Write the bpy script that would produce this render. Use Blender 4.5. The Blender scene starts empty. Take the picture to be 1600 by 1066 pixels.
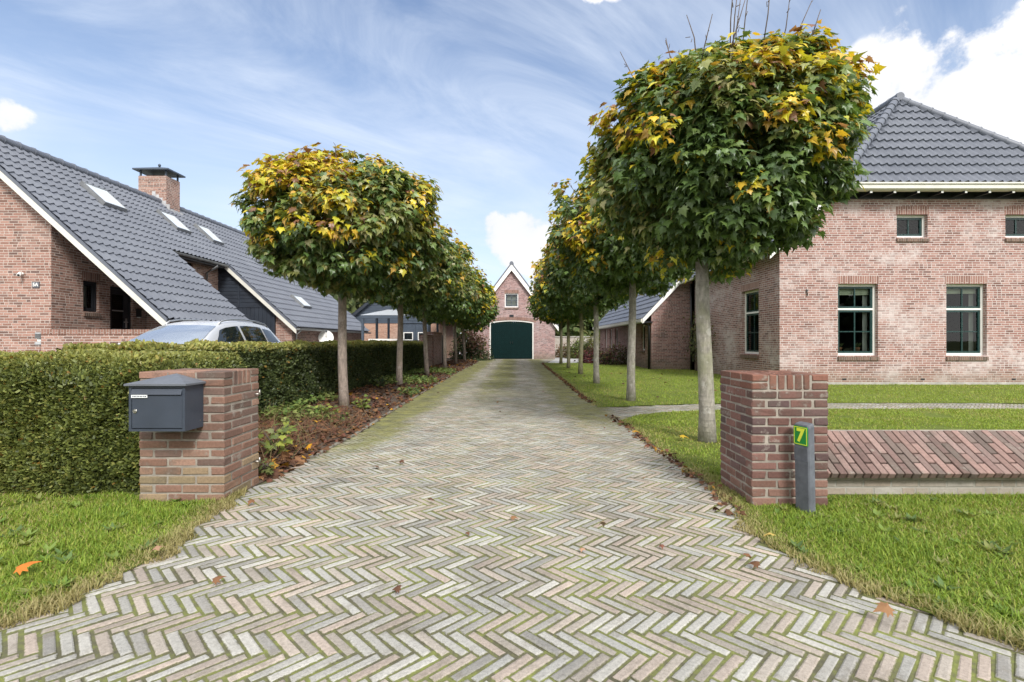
import bpy, bmesh, math, random
import numpy as np
from mathutils import Vector, Matrix
from mathutils.geometry import tessellate_polygon
R = math.radians
random.seed(7)
rng = np.random.default_rng(11)
SC = bpy.context.scene
COL = SC.collection

# ------------------------------------------------------------------ camera
cam_d = bpy.data.cameras.new("camera")
cam = bpy.data.objects.new("camera", cam_d)
COL.objects.link(cam)
cam.location = (0, 0, 1.2)
cam.rotation_euler = (R(90), 0, 0)
cam_d.sensor_width = 36
cam_d.lens = 36 * 775 / 1600
cam_d.shift_x = -9 / 1600
cam_d.clip_start = 0.05
cam_d.clip_end = 6000
SC.camera = cam

# ------------------------------------------------------------------ light
SUN_EL, SUN_AZ = 40, 157          # azimuth: compass bearing of the sun measured from +Y, clockwise
SC.view_settings.view_transform = 'Standard'
SC.view_settings.look = 'None'
SC.view_settings.gamma = 1
SC.view_settings.exposure = 1.15
sd = bpy.data.lights.new("sun", 'SUN')
sd.energy = 1.8
sd.angle = R(13)
sd.color = (1.0, 0.965, 0.91)
sun = bpy.data.objects.new("sun", sd)
COL.objects.link(sun)
_a = R(SUN_AZ)
_dir = Vector((math.sin(_a) * math.cos(R(SUN_EL)), math.cos(_a) * math.cos(R(SUN_EL)), math.sin(R(SUN_EL))))
sun.rotation_euler = _dir.to_track_quat('Z', 'Y').to_euler()
sun.location = (0, -10, 30)


class NT:
    """small node-tree helper"""
    def __init__(self, tree):
        self.t = tree
        self.n = tree.nodes
        self.l = tree.links

    def add(self, typ, **kw):
        nd = self.n.new(typ)
        for k, v in kw.items():
            setattr(nd, k, v)
        return nd

    def put(self, sock, v):
        if isinstance(v, bpy.types.NodeSocket):
            self.l.new(v, sock)
        elif v is not None:
            if sock.type == 'RGBA' and len(v) == 3:
                v = (*v, 1)
            sock.default_value = v

    def m(self, op, a, b=None, c=None, clamp=False):
        nd = self.add('ShaderNodeMath', operation=op)
        nd.use_clamp = clamp
        self.put(nd.inputs[0], a)
        if b is not None:
            self.put(nd.inputs[1], b)
        if c is not None:
            self.put(nd.inputs[2], c)
        return nd.outputs[0]

    def step(self, v, lo, hi, to0=0.0, to1=1.0):
        nd = self.add('ShaderNodeMapRange', interpolation_type='SMOOTHSTEP')
        self.put(nd.inputs['Value'], v)
        for k, x in zip(('From Min', 'From Max', 'To Min', 'To Max'), (lo, hi, to0, to1)):
            self.put(nd.inputs[k], x)
        return nd.outputs[0]

    def mix(self, f, a, b, mode='MIX'):
        nd = self.add('ShaderNodeMix', data_type='RGBA', blend_type=mode)
        self.put(nd.inputs[0], f)
        self.put(nd.inputs[6], a)
        self.put(nd.inputs[7], b)
        return nd.outputs[2]

    def noise(self, vec, scale, detail=4, rough=.55, dim='3D', dist=0.0):
        nd = self.add('ShaderNodeTexNoise', noise_dimensions=dim)
        if vec is not None:
            self.put(nd.inputs['Vector'], vec)
        nd.inputs['Scale'].default_value = scale
        nd.inputs['Detail'].default_value = detail
        nd.inputs['Roughness'].default_value = rough
        nd.inputs['Distortion'].default_value = dist
        return nd.outputs['Fac']

    def ramp(self, f, stops, interp='LINEAR'):
        nd = self.add('ShaderNodeValToRGB')
        cr = nd.color_ramp
        cr.interpolation = interp
        while len(cr.elements) < len(stops):
            cr.elements.new(.5)
        for e, (p, c) in zip(cr.elements, stops):
            e.position = p
            e.color = (*c, 1)
        self.put(nd.inputs[0], f)
        return nd.outputs[0]

    def xyz(self, v):
        nd = self.add('ShaderNodeSeparateXYZ')
        self.put(nd.inputs[0], v)
        return nd.outputs

    def vec(self, x, y, z):
        nd = self.add('ShaderNodeCombineXYZ')
        for i, v in enumerate((x, y, z)):
            self.put(nd.inputs[i], v)
        return nd.outputs[0]

    def bump(self, h, strength=.5, dist=.01):
        nd = self.add('ShaderNodeBump')
        nd.inputs['Strength'].default_value = strength
        nd.inputs['Distance'].default_value = dist
        self.put(nd.inputs['Height'], h)
        return nd.outputs[0]


# ------------------------------------------------------------------ sky
def make_world():
    w = bpy.data.worlds.new("World")
    SC.world = w
    w.use_nodes = True
    t = NT(w.node_tree)
    t.n.clear()
    sky = t.add('ShaderNodeTexSky', sky_type='NISHITA')
    sky.sun_disc = False
    sky.sun_elevation = R(SUN_EL)
    sky.sun_rotation = R(SUN_AZ)
    sky.air_density = 1.0
    sky.dust_density = 0.6
    sky.ozone_density = 1.6
    tc = t.add('ShaderNodeTexCoord')
    D = tc.outputs['Generated']
    x, y, z = t.xyz(D)
    skyc = t.mix(1.0, sky.outputs[0], (.98, 1.0, 1.06), 'MULTIPLY')
    # whitish haze low in the sky
    lowh = t.step(z, -.02, .60, .75, .06)
    skyc = t.mix(lowh, skyc, (4.5, 5.1, 5.9))
    # thin high cirrus, on a plane overhead
    den = t.m('ADD', t.m('MAXIMUM', z, 0.0), .22)
    px, py = t.m('DIVIDE', x, den), t.m('DIVIDE', y, den)
    # rotate so the wisps run up to the right
    a = R(38)
    u = t.m('ADD', t.m('MULTIPLY', px, math.cos(a)), t.m('MULTIPLY', py, math.sin(a)))
    v = t.m('SUBTRACT', t.m('MULTIPLY', py, math.cos(a)), t.m('MULTIPLY', px, math.sin(a)))
    cv = t.vec(t.m('MULTIPLY', u, .55), t.m('MULTIPLY', v, 1.5), 3.1)
    c1 = t.noise(cv, 1.5, 9, .62, dist=.7)
    c2 = t.noise(t.vec(px, py, 7.7), .9, 4, .5)
    cir = t.m('MULTIPLY', t.step(c1, .34, .72), t.step(c2, .26, .60))
    cir = t.m('MULTIPLY', cir, .80)
    skyc = t.mix(cir, skyc, (5.0, 5.5, 6.3))

    # cumulus clouds in a few parts of the sky
    def blob(px_, py_, r, stretch=1.6):
        d = Vector(((px_ - 809) / 775, 1, (533 - py_) / 775)).normalized()
        right = Vector((d.y, -d.x, 0)).normalized()
        up = right.cross(d)
        vv = []
        for ax in (right, up, d):
            nd = t.add('ShaderNodeVectorMath', operation='DOT_PRODUCT')
            t.put(nd.inputs[0], D)
            nd.inputs[1].default_value = ax
            vv.append(nd.outputs['Value'])
        q = t.m('ADD', t.m('POWER', t.m('ABSOLUTE', t.m('DIVIDE', vv[0], r * stretch)), 2.0),
                t.m('POWER', t.m('ABSOLUTE', t.m('DIVIDE', vv[1], r)), 2.0))
        return t.m('MULTIPLY', t.step(q, 0, 2.2, 1, 0), t.m('GREATER_THAN', vv[2], 0))
    bl = blob(1560, 140, .125, 1.35)
    for args in ((842, 375, .064, 1.6), (10, 178, .022, 1.2), (1620, 60, .07, 1.5), (1900, 260, .15, 2.2), (-420, 330, .1, 3), (1000, 455, .05, 4), (960, -22, .022, 4)):
        bl = t.m('MAXIMUM', bl, blob(*args))
    n1 = t.noise(D, 7.0, 11, .60)
    n2 = t.noise(D, 3.2, 3, .5)
    f = t.m('ADD', t.m('MULTIPLY', bl, .80), t.m('MULTIPLY', t.m('SUBTRACT', t.m('MULTIPLY', n1, 3.6), 1.8), t.m('MULTIPLY', bl, 3.5, clamp=True)))
    cum = t.step(f, .30, .62)
    shade = t.step(t.m('ADD', n2, t.m('MULTIPLY', n1, .35)), .42, .85)
    ccol = t.mix(shade, (4.9, 5.05, 5.4), (6.2, 6.2, 6.3))
    skyc = t.mix(cum, skyc, ccol)
    # bright unseen cloud cover behind and above the viewer, added as soft fill light
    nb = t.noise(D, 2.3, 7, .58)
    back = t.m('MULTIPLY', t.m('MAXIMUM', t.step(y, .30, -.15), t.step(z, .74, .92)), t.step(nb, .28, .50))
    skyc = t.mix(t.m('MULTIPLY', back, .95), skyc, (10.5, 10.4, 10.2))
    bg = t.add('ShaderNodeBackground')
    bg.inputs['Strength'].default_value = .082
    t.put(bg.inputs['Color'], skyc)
    out = t.add('ShaderNodeOutputWorld')
    t.l.new(bg.outputs[0], out.inputs[0])
    w.cycles.sampling_method = 'MANUAL'
    w.cycles.sample_map_resolution = 512


make_world()

# ------------------------------------------------------------------ materials
M = {}


def newmat(name):
    m = bpy.data.materials.new(name)
    m.use_nodes = True
    t = NT(m.node_tree)
    b = m.node_tree.nodes['Principled BSDF']
    M[name] = m
    return t, b


def plain(name, col, rough=.5, var=.12, scale=6.0, metal=0.0, bump=0.0, bscale=60., spec=.5):
    t, b = newmat(name)
    tc = t.add('ShaderNodeTexCoord')
    n = t.noise(tc.outputs['Object'], scale, 5, .6)
    lo = tuple(max(0, c * (1 - var * 1.6)) for c in col)
    hi = tuple(c * (1 + var * 1.6) for c in col)
    t.put(b.inputs['Base Color'], t.ramp(n, [(.25, lo), (.75, hi)]))
    n2 = t.noise(tc.outputs['Object'], scale * 3, 3, .6)
    t.put(b.inputs['Roughness'], t.step(n2, .2, .8, max(.03, rough - .08), min(1, rough + .1)))
    b.inputs['Metallic'].default_value = metal
    b.inputs['Specular IOR Level'].default_value = spec
    if bump:
        n3 = t.noise(tc.outputs['Object'], bscale, 5, .65)
        t.put(b.inputs['Normal'], t.bump(n3, .6, bump))
    return M[name]


def tinted(name, rough=.55, transl=0.25, spec=.3, var=.0, bscale=0, bdist=.003):
    """colour from the per-vertex 'tint' attribute (own colour of each leaf, brick or blade)"""
    t, b = newmat(name)
    at = t.add('ShaderNodeAttribute')
    at.attribute_name = 'tint'
    c = at.outputs['Color']
    if var:
        tc = t.add('ShaderNodeTexCoord')
        n = t.noise(tc.outputs['Object'], 55, 5, .65)
        f = t.ramp(n, [(.2, (1 - var,) * 3), (.8, (1 + var,) * 3)])
        c = t.mix(1.0, c, f, 'MULTIPLY')
        st = t.noise(tc.outputs['Object'], 4.5, 7, .7)
        c = t.mix(t.step(st, .50, .66, 0, .5), c, (.085, .075, .062))      # weather stains
        c = t.mix(t.step(t.noise(tc.outputs['Object'], 9.0, 6, .7), .57, .70, 0, .5), c, (.36, .33, .29))   # lime bloom
        if bscale:
            n2 = t.noise(tc.outputs['Object'], bscale, 5, .7)
            t.put(b.inputs['Normal'], t.bump(n2, .7, bdist))
    t.put(b.inputs['Base Color'], c)
    b.inputs['Roughness'].default_value = rough
    b.inputs['Specular IOR Level'].default_value = spec
    if transl:
        tr = t.add('ShaderNodeBsdfTranslucent')
        t.put(tr.inputs['Color'], t.mix(1.0, c, (1.25, 1.2, .7), 'MULTIPLY'))
        mx = t.add('ShaderNodeMixShader')
        mx.inputs[0].default_value = transl
        t.l.new(b.outputs[0], mx.inputs[1])
        t.l.new(tr.outputs[0], mx.inputs[2])
        out = [n for n in t.n if n.type == 'OUTPUT_MATERIAL'][0]
        t.l.new(mx.outputs[0], out.inputs[0])
    return M[name]


def brickmat(name, cols, mortar, L=.216, H=.0625, joint=.0125, eff=0.0, effcol=(.62, .56, .54), damp=0.0, vert=False, bond=True, dampcol=(.16, .15, .10)):
    t, b = newmat(name)
    uvn = t.add('ShaderNodeUVMap')
    uvn.uv_map = 'UVMap'
    u, v, _ = t.xyz(uvn.outputs[0])
    if vert:
        u, v = v, u
    tc = t.add('ShaderNodeTexCoord')
    obj = tc.outputs['Object']
    wob = t.m('MULTIPLY', t.m('SUBTRACT', t.noise(obj, 18, 2, .5), .5), .004)
    v2 = t.m('DIVIDE', t.m('ADD', v, wob), H)
    row = t.m('FLOOR', v2)
    wn = t.add('ShaderNodeTexWhiteNoise', noise_dimensions='1D')
    t.put(wn.inputs['W'], row)
    off = t.m('ADD', t.m('MULTIPLY', row, .5), t.m('MULTIPLY', wn.outputs[0], .3 if bond else 0))
    uu = t.m('ADD', t.m('DIVIDE', t.m('ADD', u, wob), L), off)
    colm = t.m('FLOOR', uu)
    fu, fv = t.m('FRACT', uu), t.m('FRACT', v2)
    # some stretchers are split into two headers
    wh = t.add('ShaderNodeTexWhiteNoise', noise_dimensions='2D')
    t.put(wh.inputs['Vector'], t.vec(t.m('ADD', colm, 31.7), t.m('ADD', row, 5.3), 0))
    hd = t.m('LESS_THAN', wh.outputs[0], .28 if bond else -1)
    half = t.m('MULTIPLY', hd, t.m('GREATER_THAN', fu, .5))
    cid = t.m('ADD', colm, t.m('MULTIPLY', half, .37))
    fu2 = t.m('ADD', t.m('MULTIPLY', t.m('SUBTRACT', 1.0, hd), fu), t.m('MULTIPLY', hd, t.m('FRACT', t.m('MULTIPLY', fu, 2.0))))
    len2 = t.m('SUBTRACT', L, t.m('MULTIPLY', hd, L * .5))
    du = t.m('MULTIPLY', t.m('MINIMUM', fu2, t.m('SUBTRACT', 1.0, fu2)), len2)
    dv = t.m('MULTIPLY', t.m('MINIMUM', fv, t.m('SUBTRACT', 1.0, fv)), H)
    e = t.m('ADD', t.m('MINIMUM', du, dv), t.m('MULTIPLY', t.m('SUBTRACT', t.noise(obj, 90, 3, .6), .5), .006))
    mask = t.step(e, joint * .5 - .0015, joint * .5 + .0025)
    wc = t.add('ShaderNodeTexWhiteNoise', noise_dimensions='2D')
    t.put(wc.inputs['Vector'], t.vec(cid, row, 0))
    stops = [(i / (len(cols) - 1), c) for i, c in enumerate(cols)]
    bc = t.ramp(wc.outputs[0], stops)
    g = t.noise(obj, 40, 5, .65)
    bc = t.mix(1.0, bc, t.ramp(g, [(.2, (.78,) * 3), (.8, (1.2,) * 3)]), 'MULTIPLY')
    if eff:
        n = t.noise(obj, .8, 6, .62)
        n = t.m('ADD', n, t.m('MULTIPLY', t.m('SUBTRACT', t.noise(obj, 14, 4, .6), .5), .25))
        ef = t.m('MULTIPLY', t.step(n, .47, .70), eff)
        ef = t.m('MULTIPLY', ef, t.step(wc.outputs[0], -.2, 1.0, .55, 1.1))
        bc = t.mix(ef, bc, effcol)
    mc = t.mix(1.0, mortar, t.ramp(t.noise(obj, 5, 4, .6), [(.25, (.8,) * 3), (.75, (1.15,) * 3)]), 'MULTIPLY')
    c = t.mix(mask, mc, bc)
    if damp:
        _, _, zz = t.xyz(obj)
        dz = t.step(t.m('ADD', zz, t.m('MULTIPLY', t.m('SUBTRACT', t.noise(obj, 2.5, 4, .6), .5), .5)), .02, .62, damp, 0)
        c = t.mix(dz, c, dampcol)
    t.put(b.inputs['Base Color'], c)
    b.inputs['Roughness'].default_value = .88
    b.inputs['Specular IOR Level'].default_value = .25
    hgt = t.m('ADD', mask, t.m('MULTIPLY', g, .35))
    t.put(b.inputs['Normal'], t.bump(hgt, .7, .006))
    return M[name]


def glassmat(name, tint=(.9, .95, .95), refl=1.0, ior=1.5):
    t, b = newmat(name)
    t.n.remove(b)
    fr = t.add('ShaderNodeFresnel')
    fr.inputs['IOR'].default_value = ior
    gl = t.add('ShaderNodeBsdfGlossy')
    gl.inputs['Roughness'].default_value = .015
    tr = t.add('ShaderNodeBsdfTransparent')
    tr.inputs['Color'].default_value = (*tint, 1)
    mx = t.add('ShaderNodeMixShader')
    t.put(mx.inputs[0], t.m('MULTIPLY', fr.outputs[0], refl, clamp=True))
    t.l.new(tr.outputs[0], mx.inputs[1])
    t.l.new(gl.outputs[0], mx.inputs[2])
    out = [n for n in t.n if n.type == 'OUTPUT_MATERIAL'][0]
    t.l.new(mx.outputs[0], out.inputs[0])
    return M[name]


brickmat('brick_pink', [(.165, .088, .074), (.265, .138, .115), (.33, .178, .15), (.38, .235, .205), (.205, .115, .10)],
         (.55, .49, .475), L=.225, joint=.0135, eff=.75, effcol=(.60, .53, .52), damp=.45, dampcol=(.20, .17, .12))
brickmat('brick_brown', [(.17, .092, .070), (.25, .135, .103), (.32, .175, .138), (.37, .22, .175), (.13, .08, .068)],
         (.47, .40, .36), eff=.25, effcol=(.42, .34, .30), damp=.35)
brickmat('brick_mauve', [(.19, .105, .10), (.28, .15, .14), (.35, .20, .19), (.41, .26, .245), (.15, .09, .09)],
         (.42, .37, .36), eff=.45, effcol=(.47, .41, .41), damp=.5)
brickmat('brick_shed', [(.16, .085, .072), (.23, .115, .098), (.29, .15, .128), (.33, .185, .155), (.13, .075, .068)],
         (.42, .36, .34), eff=.15, damp=.5)
brickmat('brick_orange', [(.30, .16, .11), (.38, .21, .15), (.42, .25, .18)], (.42, .34, .28), eff=.2)
brickmat('brick_soldier', [(.20, .105, .085), (.27, .148, .122), (.33, .19, .16)], (.52, .43, .40), L=.4, H=.066, vert=True, bond=False)
brickmat('brick_soldier_dark', [(.16, .085, .065), (.22, .12, .09), (.28, .15, .12)], (.34, .28, .25), L=.4, H=.066, vert=True, bond=False)
brickmat('brick_sill', [(.10, .07, .055), (.16, .10, .08), (.20, .13, .10)], (.25, .22, .19), L=.4, H=.062, vert=True, bond=False)
brickmat('brick_limed', [(.34, .29, .25), (.42, .37, .33), (.38, .30, .25), (.48, .45, .42)], (.42, .40, .37), eff=.5, effcol=(.5, .49, .46), damp=.4)

plain('white_paint', (.78, .77, .74), .42, .05, 3)
plain('cream_paint', (.60, .585, .53), .45, .06, 3)
plain('green_paint', (.010, .040, .038), .30, .12, 4)
plain('door_green', (.002, .015, .0155), .6, .15, 5, spec=.12)
plain('dark_paint', (.018, .020, .026), .4, .15, 4)
plain('blue_board', (.022, .029, .042), .5, .15, 2.5)
plain('blue_grey', (.052, .070, .098), .5, .1, 3)
plain('zinc', (.30, .31, .32), .45, .15, 5, metal=.6)
plain('black_pipe', (.012, .012, .013), .45, .1, 5)
plain('lead', (.42, .42, .43), .6, .15, 6)
plain('concrete', (.36, .34, .31), .9, .2, 5, bump=.004)
plain('kerb_stone', (.20, .185, .15), .9, .3, 6, bump=.004)
plain('mortar', (.27, .24, .205), .95, .22, 9, bump=.004, bscale=80)
plain('dark_void', (.012, .012, .012), .9, .05, 3)
plain('curtain', (.62, .62, .58), .8, .06, 2)
plain('blind', (.52, .55, .40), .8, .05, 2)
plain('box_metal', (.040, .050, .070), .42, .10, 4, bump=.0004, bscale=400, spec=.45)
plain('box_metal_top', (.115, .125, .145), .5, .10, 4, bump=.0004, bscale=400, spec=.4)
plain('chrome', (.62, .61, .58), .22, .1, 10, metal=1)
plain('steel', (.42, .40, .37), .42, .2, 20, metal=.9)
plain('name_label', (.70, .72, .74), .5, .05, 10)
plain('post_plastic', (.105, .115, .135), .62, .22, 14, bump=.0025, bscale=120)
plain('sign_green', (.008, .23, .035), .4, .06, 5)
plain('sign_yellow', (.72, .78, .06), .4, .04, 5)


def barkmat(name, base, algae, lichen):
    t, b = newmat(name)
    tc = t.add('ShaderNodeTexCoord')
    o = tc.outputs['Object']
    x, y, z = t.xyz(o)
    sv = t.vec(t.m('MULTIPLY', x, 3.0), t.m('MULTIPLY', y, 3.0), z)
    n = t.noise(sv, 9, 7, .68)
    c = t.ramp(n, [(.30, tuple(v * .55 for v in base)), (.5, base), (.70, tuple(min(1, v * 1.45) for v in base))])
    rings = t.noise(t.vec(x, y, t.m('MULTIPLY', z, 9.0)), 4.0, 5, .7)
    c = t.mix(t.step(rings, .55, .70, 0, .55), c, tuple(v * .5 for v in base))
    c = t.mix(t.step(t.noise(o, 6.5, 6, .7), .54, .64, 0, .6), c, lichen)
    c = t.mix(t.step(t.noise(o, 2.1, 5, .65), .46, .66, 0, .65), c, algae)
    t.put(b.inputs['Base Color'], c)
    b.inputs['Roughness'].default_value = .9
    b.inputs['Specular IOR Level'].default_value = .25
    t.put(b.inputs['Normal'], t.bump(t.m('ADD', n, t.m('MULTIPLY', rings, .6)), .9, .012))


barkmat('bark', (.27, .25, .215), (.22, .225, .13), (.44, .43, .39))
barkmat('bark_brown', (.24, .195, .165), (.20, .17, .12), (.36, .32, .28))
barkmat('bark_moss', (.20, .185, .12), (.17, .175, .07), (.30, .29, .22))
plain('twig', (.10, .075, .06), .8, .2, 10)
plain('soil', (.075, .052, .036), .95, .35, 4, bump=.02, bscale=25)
plain('car_paint', (.60, .62, .66), .28, .0, 1, metal=.3)
plain('car_black', (.014, .014, .016), .4, .1, 5)
plain('tyre', (.02, .02, .02), .8, .1, 8)
plain('alu', (.52, .53, .54), .35, .08, 6, metal=.85)
plain('plastic_grey', (.34, .35, .36), .5, .1, 4)
plain('terracotta', (.42, .20, .11), .8, .12, 8)
plain('asphalt', (.055, .055, .058), .9, .25, 3, bump=.006, bscale=90)
plain('gravel_path', (.34, .34, .33), .9, .2, 3, bump=.006, bscale=40)
glassmat('window_glass', (.78, .84, .82), 1.0, 1.5)
plain('skylight_glass', (.62, .66, .70), .06, .03, 2, spec=.6)
glassmat('canopy_glass', (.80, .84, .88), 2.2, 1.5)
t_, b_ = newmat('car_glass')
b_.inputs['Base Color'].default_value = (.012, .016, .018, 1)
b_.inputs['Roughness'].default_value = .03
b_.inputs['IOR'].default_value = 1.6
t_, b_ = newmat('windscreen_glass')
b_.inputs['Base Color'].default_value = (.72, .76, .79, 1)
b_.inputs['Metallic'].default_value = .8
b_.inputs['Roughness'].default_value = .07

tinted('maple_leaf', .38, .33, .6)
tinted('far_leaf', .6, .25, .25)
tinted('yew_leaf', .5, .18, .4)
tinted('grass_blade', .55, .28, .3)
tinted('litter_leaf', .75, .12, .2)
tinted('paver_brick_wall', .88, 0, .25, var=.28, bscale=140, bdist=.002)


def tilemat():
    t, b = newmat('roof_tile')
    tc = t.add('ShaderNodeTexCoord')
    o = tc.outputs['Object']
    n = t.noise(o, 1.2, 5, .6)
    n2 = t.noise(o, 35, 4, .6)
    f = t.m('ADD', t.m('MULTIPLY', n, .6), t.m('MULTIPLY', n2, .4))
    t.put(b.inputs['Base Color'], t.ramp(f, [(.3, (.085, .095, .122)), (.55, (.118, .130, .160)), (.75, (.155, .168, .198))]))
    t.put(b.inputs['Roughness'], t.step(n2, .2, .8, .34, .52))
    b.inputs['Specular IOR Level'].default_value = .55
    t.put(b.inputs['Normal'], t.bump(n2, .3, .002))


tilemat()


JRAMP = [(.34, (.060, .054, .038)), (.46, (.095, .092, .048)), (.55, (.14, .155, .042)), (.70, (.22, .245, .055))]


def pavermat():
    """worn clay pavers: colour per brick, moss and dirt by place on the drive"""
    t, b = newmat('paver')
    at = t.add('ShaderNodeAttribute')
    at.attribute_name = 'tint'
    tc = t.add('ShaderNodeTexCoord')
    o = tc.outputs['Object']
    x, y, _ = t.xyz(o)
    n = t.noise(o, 70, 6, .7)
    c = t.mix(1.0, at.outputs['Color'], t.ramp(n, [(.25, (.66,) * 3), (.5, (1.,) * 3), (.8, (1.3,) * 3)]), 'MULTIPLY')
    sp = t.noise(o, 260, 3, .6)
    c = t.mix(t.step(sp, .56, .70, 0, .6), c, (.13, .12, .105))
    dirt = t.noise(o, 5.5, 7, .72)
    c = t.mix(t.step(dirt, .50, .68, 0, .55), c, (.16, .14, .11))
    big = t.noise(o, 1.1, 5, .6)
    c = t.mix(1.0, c, t.ramp(big, [(.3, (.80, .80, .79)), (.7, (1.12, 1.11, 1.09))]), 'MULTIPLY')
    ed = t.m('ADD', at.outputs['Alpha'], t.m('MULTIPLY', t.m('SUBTRACT', t.noise(o, 55, 5, .7), .5), 1.9))
    jn = t.noise(o, 2.2, 6, .7)
    jc = t.ramp(t.m('ADD', t.m('MULTIPLY', jn, .65), t.m('MULTIPLY', n, .35)), JRAMP)
    c = t.mix(t.step(ed, .02, .50, .85, 0), c, jc)
    sp2 = t.noise(o, 330, 2, .6)
    c = t.mix(t.step(sp2, .62, .74, 0, .5), c, (.55, .53, .50))
    far_tone = t.m('MULTIPLY', t.step(y, 4.0, 11.0, 0, .62), t.step(t.noise(o, 1.9, 7, .7), .36, .62))
    c = t.mix(far_tone, c, (.17, .165, .105))      # patchy olive-brown tone, stronger farther up the drive
    mo, moss = mossmask(t, o, x, y)
    c = t.mix(moss, c, mo)
    t.put(b.inputs['Base Color'], c)
    b.inputs['Roughness'].default_value = .85
    b.inputs['Specular IOR Level'].default_value = .3
    t.put(b.inputs['Normal'], t.bump(t.m('ADD', t.m('MULTIPLY', n, .7), t.m('MULTIPLY', sp, .4)), .8, .004))


def mossmask(t, o, x, y):
    n = t.noise(o, 1.6, 7, .68)
    fine = t.noise(o, 22, 5, .7)
    wob = t.m('ADD', x, t.m('MULTIPLY', t.m('SUBTRACT', t.noise(o, .5, 3, .5), .5), .5))
    left = t.step(t.m('ABSOLUTE', t.m('ADD', wob, 1.95)), .12, .75, 1, 0)
    mid = t.step(t.m('ABSOLUTE', t.m('ADD', wob, .55)), .15, .8, .8, 0)
    right = t.step(t.m('ABSOLUTE', t.m('SUBTRACT', wob, 1.15)), .15, .8, .8, 0)
    far = t.step(y, 6.5, 16.0)
    near = t.step(y, 3.6, 6.0)
    s = t.m('MAXIMUM', t.m('MULTIPLY', left, near), t.m('MAXIMUM', t.m('MULTIPLY', mid, far), t.m('MULTIPLY', right, t.step(y, 4, 9))))
    patch = t.noise(t.vec(x, t.m('MULTIPLY', y, .45), 4.0), 2.6, 7, .72)
    f = t.m('ADD', t.m('MULTIPLY', s, .36), t.m('ADD', t.m('ADD', t.m('MULTIPLY', n, .40), t.m('MULTIPLY', patch, .45)), t.m('MULTIPLY', fine, .42)))
    moss = t.step(t.m('ADD', f, t.step(y, 3.0, 9.0, -.14, .03)), .70, 1.00, 0, .85)
    mo = t.ramp(t.noise(o, 3.5, 5, .6), [(.3, (.085, .085, .04)), (.5, (.15, .15, .05)), (.7, (.24, .23, .06))])
    return mo, moss


pavermat()


def jointmat():
    t, b = newmat('paver_joint')
    tc = t.add('ShaderNodeTexCoord')
    o = tc.outputs['Object']
    x, y, _ = t.xyz(o)
    n = t.noise(o, 2.2, 6, .7)
    n2 = t.noise(o, 35, 4, .7)
    f = t.m('ADD', t.m('MULTIPLY', n, .65), t.m('MULTIPLY', n2, .35))
    t.put(b.inputs['Base Color'], t.ramp(f, JRAMP))
    b.inputs['Roughness'].default_value = .95
    t.put(b.inputs['Normal'], t.bump(n2, .8, .006))


jointmat()


def lawnmat(name, cols, patch=.5):
    t, b = newmat(name)
    tc = t.add('ShaderNodeTexCoord')
    o = tc.outputs['Object']
    n = t.noise(o, .9, 6, .65)
    n2 = t.noise(o, 45, 5, .7)
    f = t.m('ADD', t.m('MULTIPLY', n, .6), t.m('MULTIPLY', n2, .4))
    t.put(b.inputs['Base Color'], t.ramp(f, [(.3, cols[0]), (.5, cols[1]), (.7, cols[2])]))
    b.inputs['Roughness'].default_value = .9
    b.inputs['Specular IOR Level'].default_value = .2
    t.put(b.inputs['Normal'], t.bump(n2, .9, .03))


lawnmat('lawn_ground', [(.09, .12, .025), (.13, .17, .03), (.18, .20, .05)])
lawnmat('field_ground', [(.05, .075, .02), (.075, .105, .025), (.10, .125, .035)])
plain('hedge_core', (.020, .028, .010), .95, .3, 9, bump=.03, bscale=30)


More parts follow.
